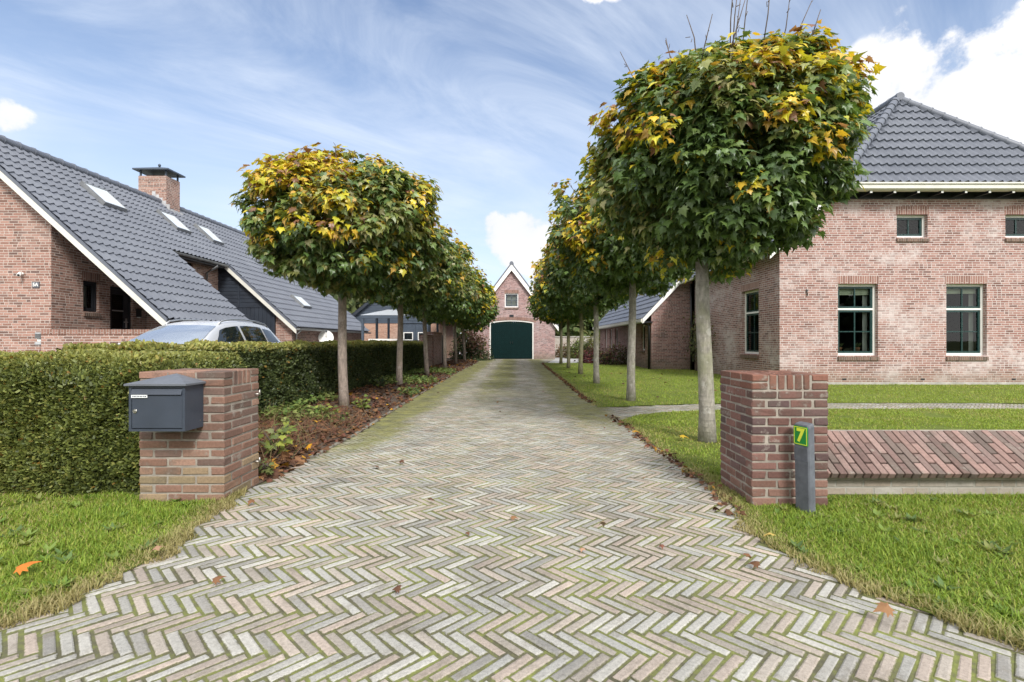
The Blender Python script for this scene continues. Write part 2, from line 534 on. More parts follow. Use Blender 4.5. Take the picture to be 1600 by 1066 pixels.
# ------------------------------------------------------------------ mesh helpers
class MB:
    def __init__(self):
        self.v, self.f, self.mi, self.sm = [], [], [], []
        self.cur = 0
        self.smooth = False
        self.tint = {}
        self.vt = []
        self.ct = (1, 1, 1)

    def addv(self, pts):
        b = len(self.v)
        for p in pts:
            self.v.append(tuple(p))
            self.vt.append(self.ct)
        return b

    def face(self, idx):
        self.f.append(tuple(idx))
        self.mi.append(self.cur)
        self.sm.append(self.smooth)

    def quad(self, *pts):
        b = self.addv(pts)
        self.face(range(b, b + len(pts)))

    def hexa(self, p):  # p: 8 points, bottom 0-3 ccw from above, top 4-7
        b = self.addv(p)
        for q in ((3, 2, 1, 0), (4, 5, 6, 7), (0, 1, 5, 4), (1, 2, 6, 5), (2, 3, 7, 6), (3, 0, 4, 7)):
            self.face([b + i for i in q])

    def box(self, x0, x1, y0, y1, z0, z1):
        self.hexa([(x0, y0, z0), (x1, y0, z0), (x1, y1, z0), (x0, y1, z0), (x0, y0, z1), (x1, y0, z1), (x1, y1, z1), (x0, y1, z1)])

    def fbox(self, F, u0, u1, d0, d1, z0, z1):
        """box in a wall frame: u along the wall, d inward"""
        P = lambda u, d, z: F(u, d, z)
        self.hexa([P(u0, d0, z0), P(u1, d0, z0), P(u1, d1, z0), P(u0, d1, z0), P(u0, d0, z1), P(u1, d0, z1), P(u1, d1, z1), P(u0, d1, z1)])

    def bevbox(self, c, ax, ay, az, hx, hy, hz, bv):
        """box with chamfered edges on all sides; c centre, ax.. unit axes, half sizes"""
        c = np.array(c, float)
        A = np.array([ax, ay, az], float)
        pts, h = [], (hx, hy, hz)
        idx = {}
        for sx in (-1, 1):
            for sy in (-1, 1):
                for sz in (-1, 1):
                    s = (sx, sy, sz)
                    for k in range(3):
                        q = [s[i] * (h[i] - (bv if i != k else 0)) for i in range(3)]
                        idx[(s, k)] = len(pts)
                        pts.append(c + q[0] * A[0] + q[1] * A[1] + q[2] * A[2])
        b = self.addv(pts)
        g = lambda s, k: b + idx[(s, k)]
        for k in range(3):
            i, j = (k + 1) % 3, (k + 2) % 3
            for sk in (-1, 1):
                loop = []
                for (si, sj) in ((-1, -1), (1, -1), (1, 1), (-1, 1)):
                    s = [0, 0, 0]
                    s[k], s[i], s[j] = sk, si, sj
                    loop.append(g(tuple(s), k))
                self.face(loop if sk > 0 else loop[::-1])
            # edges along k
            for si in (-1, 1):
                for sj in (-1, 1):
                    s0, s1 = [0, 0, 0], [0, 0, 0]
                    s0[k], s1[k] = -1, 1
                    s0[i] = s1[i] = si
                    s0[j] = s1[j] = sj
                    q = [g(tuple(s0), i), g(tuple(s1), i), g(tuple(s1), j), g(tuple(s0), j)]
                    self.face(q if si * sj < 0 else q[::-1])
        for sx in (-1, 1):
            for sy in (-1, 1):
                for sz in (-1, 1):
                    s = (sx, sy, sz)
                    q = [g(s, 0), g(s, 1), g(s, 2)]
                    self.face(q if sx * sy * sz > 0 else q[::-1])

    def tube(self, pts, radii, n=8, caps=True):
        pts = [Vector(p) for p in pts]
        if not hasattr(radii, '__len__'):
            radii = [radii] * len(pts)
        rings = []
        up = Vector((0, 0, 1))
        for i, p in enumerate(pts):
            d = (pts[min(i + 1, len(pts) - 1)] - pts[max(i - 1, 0)]).normalized()
            a = d.cross(up)
            if a.length < .05:
                a = d.cross(Vector((1, 0, 0)))
            a.normalize()
            c = d.cross(a)
            rings.append(self.addv([p + (a * math.cos(2 * math.pi * k / n) + c * math.sin(2 * math.pi * k / n)) * radii[i] for k in range(n)]))
        sm = self.smooth
        self.smooth = True
        for r0, r1 in zip(rings, rings[1:]):
            for k in range(n):
                self.face((r0 + k, r0 + (k + 1) % n, r1 + (k + 1) % n, r1 + k))
        self.smooth = sm
        if caps:
            self.face([rings[0] + k for k in range(n)][::-1])
            self.face([rings[-1] + k for k in range(n)])

    def prism(self, poly, fn, d0, d1):
        """polygon (a,b) extruded between depth d0 and d1; fn(a,b,d) -> point"""
        n = len(poly)
        b0 = self.addv([fn(a, b, d0) for a, b in poly])
        b1 = self.addv([fn(a, b, d1) for a, b in poly])
        self.face([b0 + i for i in range(n)])
        self.face([b1 + i for i in range(n)][::-1])
        for i in range(n):
            j = (i + 1) % n
            self.face((b0 + j, b0 + i, b1 + i, b1 + j))

    def wall(self, F, outline, holes, thick):
        """flat wall with openings; outline and holes are lists of (u, z)"""
        loops = [outline] + holes
        flat = [p for l in loops for p in l]
        tris = tessellate_polygon([[Vector((p[0], p[1], 0)) for p in l] for l in loops])
        for d, flip in ((0, False), (thick, True)):
            b = self.addv([F(u, d, z) for u, z in flat])
            for tr in tris:
                (a0, a1, a2) = [flat[i] for i in tr]
                area = (a1[0] - a0[0]) * (a2[1] - a0[1]) - (a2[0] - a0[0]) * (a1[1] - a0[1])
                q = tr if (area > 0) != flip else tr[::-1]
                self.face([b + i for i in q])
        for li, l in enumerate(loops):
            n = len(l)
            for i in range(n):
                p, q = l[i], l[(i + 1) % n]
                self.quad(F(p[0], 0, p[1]), F(q[0], 0, q[1]), F(q[0], thick, q[1]), F(p[0], thick, p[1]))

    def build(self, name, mats, parent=None, uv=True, tint=False, sharp=None):
        if not isinstance(mats, (list, tuple)):
            mats = [mats]
        me = bpy.data.meshes.new(name)
        me.from_pydata(self.v, [], self.f)
        for m in mats:
            me.materials.append(M[m] if isinstance(m, str) else m)
        me.polygons.foreach_set('material_index', self.mi)
        me.polygons.foreach_set('use_smooth', self.sm)
        me.update()
        if uv:
            autouv(me)
        if tint:
            a = me.color_attributes.new('tint', 'FLOAT_COLOR', 'POINT')
            arr = np.ones((len(self.v), 4), np.float32)
            arr[:, :3] = np.array(self.vt, np.float32)
            a.data.foreach_set('color', arr.ravel())
        if sharp:
            me.set_sharp_from_angle(angle=R(sharp))
        return link(name, me, parent)


def autouv(me):
    n = len(me.polygons)
    if not n:
        return
    nrm = np.empty(n * 3, np.float32)
    me.polygons.foreach_get('normal', nrm)
    nrm = nrm.reshape(-1, 3)
    tot = np.empty(n, np.int32)
    me.polygons.foreach_get('loop_total', tot)
    nl = np.repeat(nrm, tot, axis=0)
    li = np.empty(len(me.loops), np.int32)
    me.loops.foreach_get('vertex_index', li)
    co = np.empty(len(me.vertices) * 3, np.float32)
    me.vertices.foreach_get('co', co)
    p = co.reshape(-1, 3)[li]
    h = np.hypot(nl[:, 0], nl[:, 1])
    flat = np.abs(nl[:, 2]) > .75
    hs = np.where(h < 1e-6, 1, h)
    tx, ty = -nl[:, 1] / hs, nl[:, 0] / hs
    u = np.where(flat, p[:, 0], p[:, 0] * tx + p[:, 1] * ty)
    v = np.where(flat, p[:, 1], p[:, 2])
    layer = me.uv_layers.new(name='UVMap')
    layer.data.foreach_set('uv', np.stack([u, v], 1).astype(np.float32).ravel())


def link(name, data, parent=None):
    o = bpy.data.objects.new(name, data)
    COL.objects.link(o)
    if parent is not None:
        o.parent = parent
        # every mesh is written in scene coordinates; undo the parent's own offset
        if parent.type == 'EMPTY':
            o.matrix_parent_inverse = parent.matrix_basis.inverted()
    return o


def npmesh(name, verts, faces, mat, tint=None, parent=None, smooth=False):
    """verts (N,3); faces: (M,k) array"""
    me = bpy.data.meshes.new(name)
    verts = np.asarray(verts, np.float32)
    faces = np.asarray(faces, np.int32)
    m, k = faces.shape
    me.vertices.add(len(verts))
    me.vertices.foreach_set('co', verts.ravel())
    me.loops.add(m * k)
    me.loops.foreach_set('vertex_index', faces.ravel())
    me.polygons.add(m)
    me.polygons.foreach_set('loop_start', np.arange(0, m * k, k, dtype=np.int32))
    me.polygons.foreach_set('loop_total', np.full(m, k, np.int32))
    me.polygons.foreach_set('use_smooth', np.full(m, smooth, bool))
    me.materials.append(M[mat])
    if tint is not None:
        a = me.color_attributes.new('tint', 'FLOAT_COLOR', 'POINT')
        arr = np.ones((len(verts), 4), np.float32)
        tint = np.asarray(tint)
        arr[:, :tint.shape[1]] = tint
        a.data.foreach_set('color', arr.ravel())
    me.update(calc_edges=True)
    me.validate()
    return link(name, me, parent)


def tag(o, label, cat, group=None, kind=None):
    o['label'] = label
    o['category'] = cat
    if group:
        o['group'] = group
    if kind:
        o['kind'] = kind
    return o


def struct(o):
    o['kind'] = 'structure'
    return o


def thing(name, label, cat, loc=(0, 0, 0), group=None):
    o = bpy.data.objects.new(name, None)
    COL.objects.link(o)
    o.location = loc
    o.empty_display_size = .2
    o.matrix_basis = Matrix.Translation(loc)
    return tag(o, label, cat, group)


def frame(ox, oy, ux, uy):
    """wall frame: u along (ux,uy), d inward, z up; outward normal is (uy,-ux)"""
    def F(u, d, z):
        return (ox + u * ux - d * uy, oy + u * uy + d * ux, z)
    return F


def unit(a):
    return a / np.maximum(np.linalg.norm(a, axis=-1, keepdims=True), 1e-9)


def inst(tv, tf, pos, ax, ay, az, sc):
    """bake copies of a template: returns verts, faces"""
    n, k = len(pos), len(tv)
    v = (tv[None, :, 0, None] * ax[:, None, :] + tv[None, :, 1, None] * ay[:, None, :] + tv[None, :, 2, None] * az[:, None, :])
    v = v * sc[:, None, None] + pos[:, None, :]
    f = tf[None] + (np.arange(n) * k)[:, None, None]
    return v.reshape(-1, 3), f.reshape(-1, tf.shape[1])


def lump(p, seed, k=2.2, n=7):
    """smooth pseudo noise in about [-1,1]"""
    r = np.random.default_rng(seed)
    s = np.zeros(len(p))
    for i in range(n):
        d = unit(r.normal(size=3)) * k * r.uniform(.6, 1.7)
        s += np.sin(p @ d + r.uniform(0, 6.28))
    return s / math.sqrt(n) / 1.2


# maple leaf outline (tip towards +y), fan from a centre
_half = [(.05, -.02), (.30, -.14), (.26, .02), (.52, .12), (.36, .24), (.50, .46), (.27, .42), (.22, .54), (.13, .66), (0, .98)]
LEAF_O = np.array([(x, y) for x, y in _half] + [(-x, y) for x, y in _half[-2::-1]])
_z = -.28 * LEAF_O[:, 0] ** 2 - .16 * np.maximum(0, LEAF_O[:, 1] - .2) ** 2
MAPLE_V = np.vstack([[0, .22, .035], np.column_stack([LEAF_O, _z])])
_k = len(LEAF_O)
MAPLE_F = np.array([(0, 1 + i, 1 + (i + 1) % _k) for i in range(_k)])
MAPLE_V2 = MAPLE_V * np.array([.86, 1.05, 1]) + np.column_stack([0 * MAPLE_V[:, 0], 0 * MAPLE_V[:, 0], .22 * np.abs(MAPLE_V[:, 0]) - .30 * np.maximum(0, MAPLE_V[:, 1] - .1) ** 2])
SIMPLE_V = np.array([(0, -.1, 0), (.42, .1, -.06), (.36, .5, -.06), (0, .95, -.08), (-.36, .5, -.06), (-.42, .1, -.06)], float)
SIMPLE_F = np.array([(0, 1, 2), (0, 2, 3), (0, 3, 4), (0, 4, 5)])
QUADL_V = np.array([(-.28, 0, 0), (.28, 0, 0), (.22, 1, -.12), (-.22, 1, -.12)], float)
QUADL_F = np.array([(0, 1, 2, 3)])

# ------------------------------------------------------------------ ground
XL = np.array([(-3, -14), (.5, -8), (1.3, -3.6), (1.75, -2.5), (2.06, -2.15), (2.4, -2.04), (2.75, -1.98), (3.5, -2.12), (4.0, -2.15), (5, -2.1), (6.6, -2.06), (9, -2.15), (17.7, -2.3), (28, -2.25), (34, -2.9)])
XR = np.array([(-3, 14), (.5, 8), (1.3, 3.3), (1.6, 2.4), (1.91, 1.97), (2.26, 1.72), (2.8, 1.47), (3.1, 1.45), (3.9, 1.60), (5.6, 1.55), (6.9, 1.56), (8.6, 1.44), (25.8, 1.33), (27.5, 1.5), (34, 2.6)])
xl = lambda y: np.interp(y, XL[:, 0], XL[:, 1])
xr = lambda y: np.interp(y, XR[:, 0], XR[:, 1])


def sheet(name, pts, z, mat, tess=True):
    mb = MB()
    tris = tessellate_polygon([[Vector((x, y, 0)) for x, y in pts]])
    b = mb.addv([(x, y, z) for x, y in pts])
    for t in tris:
        a = [pts[i] for i in t]
        ar = (a[1][0] - a[0][0]) * (a[2][1] - a[0][1]) - (a[2][0] - a[0][0]) * (a[1][1] - a[0][1])
        mb.face([b + i for i in (t if ar > 0 else t[::-1])])
    return struct(mb.build(name, mat))


mb = MB()
mb.quad((-2500, -2500, -.08), (2500, -2500, -.08), (2500, 2500, -.08), (-2500, 2500, -.08))
struct(mb.build('ground', 'field_ground'))
ys = [0.5, 1.3, 1.6, 1.75, 1.91, 2.06, 2.26, 2.4, 2.75, 3.1, 3.5, 3.9, 5, 5.6, 6.6, 6.9, 7.6, 8.5]
sheet('driveway_bed', [(-14, -2.4), (14, -2.4)] + [(float(xr(y)) + .05, y) for y in np.linspace(.5, 33, 60)] + [(float(xl(y)) - .05, y) for y in np.linspace(33, .5, 60)], -.0044, 'paver_joint')
sheet('road', [(-60, -9), (60, -9), (60, -2.42), (-60, -2.42)], -.02, 'asphalt')
# left lawn in front of the hedge
sheet('front_lawn', [(-14, .3)] + [(float(xl(y)) - .02, y) for y in np.linspace(.5, 3.95, 24)] + [(-14, 3.95)], .006, 'lawn_ground')
# planting bed between hedge and drive
mb = MB()
NB = 40
yy = np.linspace(3.96, 32.6, NB)
rows = []
for y in yy:
    e = float(xl(y)) - .03
    rows.append(mb.addv([(e, y, .004), (e - .25, y, .05), (-3.0, y, .07), (-4.9, y, .075)]))
for r0, r1 in zip(rows, rows[1:]):
    for k in range(3):
        mb.face((r0 + k + 1, r0 + k, r1 + k, r1 + k + 1))
struct(mb.build('planting_bed', 'soil'))
sheet('yard', [(-30, 3.97), (-4.8, 3.97), (-4.8, 32.6), (-4, 60), (-30, 60)], .0, 'gravel_path')


# right lawn with the garden path running through it
def path_c(x):          # centre line of the garden path
    return 9.05 + .10 * math.sin((x - 2) * .35) - .9 * math.exp(-(x - 1.45) / .9)


pw = .42
xs = np.concatenate([np.linspace(1.42, 4, 14), np.linspace(4.6, 26, 16)])
path_lo = [(float(x), path_c(float(x)) - pw - .55 * math.exp(-(float(x) - 1.42) / .35)) for x in xs]
path_hi = [(float(x), path_c(float(x)) + pw + .45 * math.exp(-(float(x) - 1.42) / .35)) for x in xs]
sheet('garden_path_bed', path_lo + path_hi[::-1], -.0044, 'paver_joint')
yl = [y for y in np.linspace(.5, 33, 140) if y < path_lo[0][1] - .02]
sheet('near_lawn', [(26, .3)] + [(26, path_lo[-1][1])] + path_lo[::-1] + [(float(xr(y)) + .02, float(y)) for y in yl[::-1]], .006, 'lawn_ground')
yl = [y for y in np.linspace(.5, 27, 140) if y > path_hi[0][1] + .02]
sheet('back_lawn', path_hi + [(26, 27)] + [(float(xr(y)) + .02, float(y)) for y in yl[::-1]], .006, 'lawn_ground')
sheet('back_path', [(1.6, 27.02), (14, 27.02), (14, 36), (2.4, 36), (2.4, 33)], -.004, 'gravel_path')
mb = MB()
for (x0, x1, y0, y1) in ((-2.62, -2.10, 4.8, 4.9),):
    pass
yk = np.linspace(5.1, 31.5, 90)
for a, c in zip(yk, yk[1:]):
    x0, x1 = float(xl(a)), float(xl(c))
    mb.hexa([(x0 - .05, a, -.05), (x0 + .0, a, -.05), (x1 + .0, c - .008, -.05), (x1 - .05, c - .008, -.05),
             (x0 - .05, a, .012), (x0 + .0, a, .012), (x1 + .0, c - .008, .012), (x1 - .05, c - .008, .012)])
struct(mb.build('kerb', 'kerb_stone'))


def herringbone(name, w, inside, xlo, xhi, ylo, yhi, seed, palette, gap=.0098):
    r = np.random.default_rng(seed)
    s2 = math.sqrt(.5)
    # lattice (a,b): world x = (a+b)*s2, world y = (b-a)*s2
    rad = max(abs(xlo), abs(xhi), abs(ylo), abs(yhi)) * 2 / w
    amin, amax = int(math.floor((xlo - yhi) * s2 / w)) - 5, int(math.ceil((xhi - ylo) * s2 / w)) + 5
    bmin, bmax = int(math.floor((xlo + ylo) * s2 / w)) - 5, int(math.ceil((xhi + yhi) * s2 / w)) + 5
    A, B = np.meshgrid(np.arange(amin, amax), np.arange(bmin, bmax), indexing='ij')
    A, B = A.ravel(), B.ravel()
    hm = (A - B) % 8 == 0
    vm = (B - A - 1) % 8 == 0
    ca = np.concatenate([A[hm] + 2, A[vm] + .5])
    cb = np.concatenate([B[hm] + .5, B[vm] + 2])
    isH = np.concatenate([np.ones(hm.sum(), bool), np.zeros(vm.sum(), bool)])
    cx, cy = (ca + cb) * s2 * w, (cb - ca) * s2 * w
    ok = (cx > xlo) & (cx < xhi) & (cy > ylo) & (cy < yhi)
    cx, cy, isH = cx[ok], cy[ok], isH[ok]
    ok = inside(cx, cy)
    cx, cy, isH = cx[ok], cy[ok], isH[ok]
    n = len(cx)
    ang = np.where(isH, -math.pi / 4, math.pi / 4) + r.normal(0, .012, n)
    hl = 2 * w - gap / 2 - r.uniform(0, .003, n)
    hw = w / 2 - gap / 2 - r.uniform(0, .0022, n)
    zt = np.clip(r.normal(0, .0014, n), -.003, .003)
    tx, ty = r.normal(0, .007, n), r.normal(0, .007, n)
    c, s = np.cos(ang), np.sin(ang)
    bv = .0070
    V = np.empty((n, 12, 3))
    k = 0
    for (ins, dz) in ((bv, 0), (-.001, -.0036), (0, -.03)):
        for sx, sy in ((-1, -1), (1, -1), (1, 1), (-1, 1)):
            lx, ly = sx * (hl - ins) + r.normal(0, .0022, n), sy * (hw - ins) + r.normal(0, .0016, n)
            V[:, k, 0] = cx + lx * c - ly * s
            V[:, k, 1] = cy + lx * s + ly * c
            V[:, k, 2] = zt + dz + (lx * tx + ly * ty)
            k += 1
    f = [(0, 1, 2, 3)]
    for o in (0, 4):
        for i in range(4):
            j = (i + 1) % 4
            f.append((o + 4 + i, o + 4 + j, o + j, o + i))
    F = np.array(f)[None] + (np.arange(n) * 12)[:, None, None]
    pal = np.array(palette)
    t = pal[r.integers(0, len(pal), n)] * r.uniform(.84, 1.12, n)[:, None] * np.array([1.0, .985, .945])
    T4 = np.ones((n, 12, 4))
    T4[:, :, :3] = t[:, None, :]
    T4[:, 4:, 3] = 0          # alpha: 1 on the worn top, 0 at the edge
    return npmesh(name, V.reshape(-1, 3), F.reshape(-1, 4), 'paver', T4.reshape(-1, 4))


PAL = [(.315, .318, .318), (.345, .345, .342), (.37, .368, .36), (.33, .285, .26), (.365, .31, .28), (.38, .335, .305), (.27, .265, .26), (.335, .305, .28), (.30, .275, .255), (.39, .385, .375)]


def in_drive(x, y):
    j = .03 * np.sin(y * 31) + .02 * np.sin(y * 83 + 1)
    return (x > xl(y) - np.where(y < 4, .10, .02) + j * .3) & (x < xr(y) + .07 + j)


struct(herringbone('driveway', .0512, in_drive, -6.5, 6.5, -2.4, 32.75, 3, PAL))
_plx = np.array([p[0] for p in path_lo])
_ply, _phy = np.array([p[1] for p in path_lo]), np.array([p[1] for p in path_hi])
struct(herringbone('garden_path', .0512, lambda x, y: (y > np.interp(x, _plx, _ply) + .02) & (y < np.interp(x, _plx, _phy) - .02) & (x > xr(y) + .02), 1.4, 17, 7.3, 10.6, 5, PAL))


# ------------------------------------------------------------------ roofs
def tile_roof(mb, O, U, S, length, rows, cw, rl, amp=.040, stepz=.042, clampf=None, per=6, u0=0.0):
    """pantile surface. O eave start, U unit along the eave, S unit up the slope (3-vectors)."""
    O, U, S = (np.array(a, float) for a in (O, U, S))
    N = np.cross(U, S)
    if N[2] < 0:
        N = -N
    nu = max(2, int(round(length / cw)) * per)
    u = np.linspace(u0, u0 + length, nu + 1)
    ph = (u / cw) % 1.0
    prof = amp * (.5 + .5 * np.cos(2 * np.pi * (ph ** .8))) ** 1.6
    flip = np.dot(np.cross(U, S), N) < 0
    sm, mb.smooth = mb.smooth, True
    prev = None
    for i in range(rows):
        for (v, dz) in ((i * rl, stepz), ((i + 1) * rl, 0.0)):
            uu = u
            if clampf:
                a, b = clampf(v)
                uu = np.clip(u, a, b)
            jit = .003 * np.sin(i * 7.1 + np.floor(u / cw) * 3.3)
            P = O + uu[:, None] * U + v * S + (prof + dz + jit)[:, None] * N
            b0 = mb.addv(P)
            if prev is not None:
                for k in range(nu):
                    q = (prev + k, prev + k + 1, b0 + k + 1, b0 + k)
                    mb.face(q[::-1] if flip else q)
            prev = b0
    mb.smooth = sm


def ridge_tiles(mb, p0, p1, r=.12, step=.36, sc=1.0):
    p0, p1 = Vector(p0), Vector(p1)
    d = p1 - p0
    n = max(1, int(d.length / step))
    for i in range(n):
        a = p0 + d * (i / n)
        b = p0 + d * ((i + 1.08) / n)
        mb.tube([a, a + (b - a) * .12, a + (b - a) * .13, b], [r * 1.12, r * 1.12, r, r * .94], 12)


def half_gutter(mb, p0, p1, r=.07, n=8):
    """half round gutter between two points"""
    p0, p1 = Vector(p0), Vector(p1)
    d = (p1 - p0).normalized()
    s = d.cross(Vector((0, 0, 1))).normalized()
    rings = []
    for p in (p0, p1):
        out = [p + s * (r * math.cos(a)) + Vector((0, 0, r * math.sin(a))) for a in np.linspace(math.pi, 2 * math.pi, n)]
        inn = [p + s * ((r - .008) * math.cos(a)) + Vector((0, 0, (r - .008) * math.sin(a))) for a in np.linspace(2 * math.pi, math.pi, n)]
        rings.append(mb.addv(out + inn))
    m = 2 * n
    for k in range(m):
        mb.face((rings[0] + k, rings[0] + (k + 1) % m, rings[1] + (k + 1) % m, rings[1] + k))
    mb.face([rings[0] + k for k in range(n)])
    mb.face([rings[1] + k for k in range(n)][::-1])


def tree_child(name, mb, mats, parent, **kw):
    return mb.build(name, mats, parent, **kw)


def ring(mb, F, u0, u1, z0, z1, w, d0, d1):
    """rectangular frame: butted members"""
    mb.fbox(F, u0, u1, d0, d1, z1 - w, z1)
    mb.fbox(F, u0, u1, d0, d1, z0, z0 + w)
    mb.fbox(F, u0, u0 + w, d0 + .001, d1 - .001, z0 + w, z1 - w)
    mb.fbox(F, u1 - w, u1, d0 + .001, d1 - .001, z0 + w, z1 - w)


def window(parent, F, u0, u1, z0, z1, style='cross', rec=.11, fw=.065, outer='white_paint', sash='green_paint', split=None, sill='brick_sill', lintel='brick_soldier', blind=0.0, sillh=.13, linh=.22, curtain=False):
    """window in an opening: outer frame > sashes, pane, sill, lintel, blind"""
    mb = MB()
    ring(mb, F, u0, u1, z0, z1, fw, rec, rec + .09)
    if split:
        mb.fbox(F, u0 + fw, u1 - fw, rec + .002, rec + .088, split - .025, split + .025)
    win = mb.build('window', outer, parent)
    mb = MB()
    sw = .055
    a, b = u0 + fw, u1 - fw
    parts = [(z0 + fw, z1 - fw)] if not split else [(split + .025, z1 - fw), (z0 + fw, split - .025)]
    g = MB()
    for i, (c, d) in enumerate(parts):
        ring(mb, F, a, b, c, d, sw, rec + .02, rec + .07)
        if style in ('cross', 'two'):
            m = (a + b) / 2
            mb.fbox(F, m - .016, m + .016, rec + .028, rec + .062, c + sw, d - sw)
            if style == 'cross' and (i == len(parts) - 1):
                h = (c + d) / 2
                mb.fbox(F, a + sw, m - .016, rec + .029, rec + .061, h - .014, h + .014)
                mb.fbox(F, m + .016, b - sw, rec + .029, rec + .061, h - .014, h + .014)
        g.quad(F(a + sw * .6, rec + .046, c + sw * .6), F(b - sw * .6, rec + .046, c + sw * .6), F(b - sw * .6, rec + .046, d - sw * .6), F(a + sw * .6, rec + .046, d - sw * .6))
    mb.build('sash', sash, win)
    g.build('pane', 'window_glass', win)
    if sill:
        mb = MB()
        mb.prism([(-.045, z0 - sillh), (-.045, z0 - .035), (rec + .02, z0 + .004), (rec + .02, z0 - sillh)],
                 lambda d, z, u: F(u, d, z), u0 - .012, u1 + .012)
        mb.build('sill', sill, win)
    if lintel:
        mb = MB()
        mb.fbox(F, u0 - .03, u1 + .03, -.004, .05, z1, z1 + linh)
        mb.build('lintel', lintel, win)
    if blind:
        mb = MB()
        zt = z1 - fw - .03
        for k in range(4):
            mb.fbox(F, a + .03, b - .03, rec + .12 + .004 * (k % 2), rec + .135 + .004 * (k % 2), zt - blind * (k + 1) / 4 + .004, zt - blind * k / 4)
        mb.build('blind', 'blind', win)
    if curtain:
        mb = MB()
        pts = []
        for k in range(9):
            pts.append((b - .02 - .13 * k / 8, rec + .2 + .02 * (k % 2)))
        for p, q in zip(pts, pts[1:]):
            mb.quad(F(q[0], q[1], z0 + .05), F(p[0], p[1], z0 + .05), F(p[0], p[1], z1 - .1), F(q[0], q[1], z1 - .1))
        mb.build('curtain', 'curtain', win)
    return win


# ------------------------------------------------------------------ right-hand farmhouse
FX, FY = 7.18, 13.6            # front left corner
RX, RZ, AY = 12.08, 8.87, 15.8   # ridge line and apex
EZ, EY = 5.39, 13.2            # front eave
SL = (RZ - EZ) / (RX - 8.56)   # side slope
XR_ = 2 * RX - FX
house = thing('brick_farmhouse', 'large pinkish brick farmhouse with hipped tiled roof and dark green windows', 'house', (RX, FY, 0))
zroof = lambda x: EZ + SL * (min(x, 2 * RX - x) - 8.56)
Ff = frame(0, FY, 1, 0)
mb = MB()
W_LOW = [(8.78, 9.88), (11.75, 12.86)]
W_UP = [(10.39, 11.24), (13.37, 14.22)]
zl0, zl1, zu0, zu1 = .80, 2.77, 4.04, 4.67
rect = lambda a, b, c, d: [(a, c), (b, c), (b, d), (a, d)]
out = [(FX, -.1), (XR_, -.1), (XR_, zroof(XR_) - .35), (15.5, 5.21), (8.66, 5.21), (FX, zroof(FX) - .35)]
mb.wall(Ff, out, [rect(a, b, zl0, zl1) for a, b in W_LOW] + [rect(a, b, zu0, zu1) for a, b in W_UP], .3)
Fs = frame(FX, 20.4, 0, -1)    # left side wall: u runs towards the viewer
u_of = lambda y: 20.4 - y
SW = (u_of(15.92), u_of(14.78))
mb.wall(Fs, [(0, -.1), (6.8 - .302, -.1), (6.8 - .302, zroof(FX) - .36), (0, zroof(FX) - .36)], [rect(SW[0], SW[1], zl0, zl1)], .3)
# far wall and right wall
Fb = frame(XR_, 20.4, -1, 0)
w = XR_ - FX
mb.wall(Fb, [(0, -.1), (w, -.1), (w, zroof(FX) - .36), (w / 2, RZ - .3), (0, zroof(FX) - .36)], [], .3)
mb.box(XR_ - .3, XR_, FY + .301, 20.09, -.1, zroof(FX) - .37)
mb.build('wall', 'brick_pink', house)
mb = MB()
mb.fbox(Ff, FX - .003, XR_, -.012, .02, -.1, .075)
mb.build('plinth', 'concrete', house)
mb = MB()
for x in (8.95, 11.1, 13.6):
    mb = MB()
    mb.fbox(Ff, x - .055, x + .055, -.006, .05, .13, .175)
    mb.build('air_vent', 'dark_void', house)
mb = MB()
mb.tube([Ff(7.9, -.03, 2.62), Ff(7.93, -.03, 2.44)], .014, 6)
mb.tube([Ff(7.89, -.03, 2.56), Ff(7.96, -.03, 2.60)], .012, 6)
mb.build('wall_anchor', 'dark_paint', house)
for i, (a, b) in enumerate(W_LOW):
    window(house, Ff, a, b, zl0, zl1, 'cross', split=2.08, blind=.20 if i == 0 else .16, curtain=True)
for a, b in W_UP:
    window(house, Ff, a, b, zu0, zu1, 'two', fw=.06, sillh=.12)
window(house, Fs, SW[0], SW[1], zl0, zl1, 'cross', split=2.08, curtain=True)
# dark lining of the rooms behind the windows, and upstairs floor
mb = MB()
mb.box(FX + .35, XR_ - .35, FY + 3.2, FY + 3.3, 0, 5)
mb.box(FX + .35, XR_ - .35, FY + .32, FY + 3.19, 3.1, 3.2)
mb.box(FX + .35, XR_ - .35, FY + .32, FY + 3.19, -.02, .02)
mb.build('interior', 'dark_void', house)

# roof
mb = MB()
hs = Vector((0, AY - EY, RZ - EZ))
hl = hs.length
hs.normalize()
hr = 11
hx0, hx1 = 8.56, 2 * RX - 8.56
tile_roof(mb, (hx0, EY, EZ), (1, 0, 0), hs, hx1 - hx0, hr, .225, hl / hr, amp=.058, stepz=.052,
          clampf=lambda v: ((RX - hx0) * v / hl, (hx1 - hx0) - (RX - hx0) * v / hl), per=8)
for sgn in (-1, 1):
    ex = 5.33
    ss = Vector((-sgn * ex, 0, RZ - zroof(RX - ex))).normalized()
    ln = math.hypot(ex, RZ - zroof(RX - ex))
    nr = 23
    vE = ln * (EZ - zroof(RX - ex)) / (RZ - zroof(RX - ex))
    tile_roof(mb, (RX + sgn * ex, EY, zroof(RX - ex)), (0, 1, 0), ss, 20.7 - EY, nr, .225, ln / nr,
              clampf=lambda v: (0 if v < vE else (AY - EY) * (v - vE) / (ln - vE), 99), per=6)
roof = mb.build('roof', 'roof_tile', house, sharp=38)
mb = MB()
ridge_tiles(mb, (hx0 - .02, EY - .02, EZ + .04), (RX, AY, RZ + .05), .115, .34)
ridge_tiles(mb, (hx1 + .02, EY - .02, EZ + .04), (RX, AY, RZ + .05), .115, .34)
ridge_tiles(mb, (RX, 20.7, RZ + .06), (RX, AY - .1, RZ + .06), .125, .36)
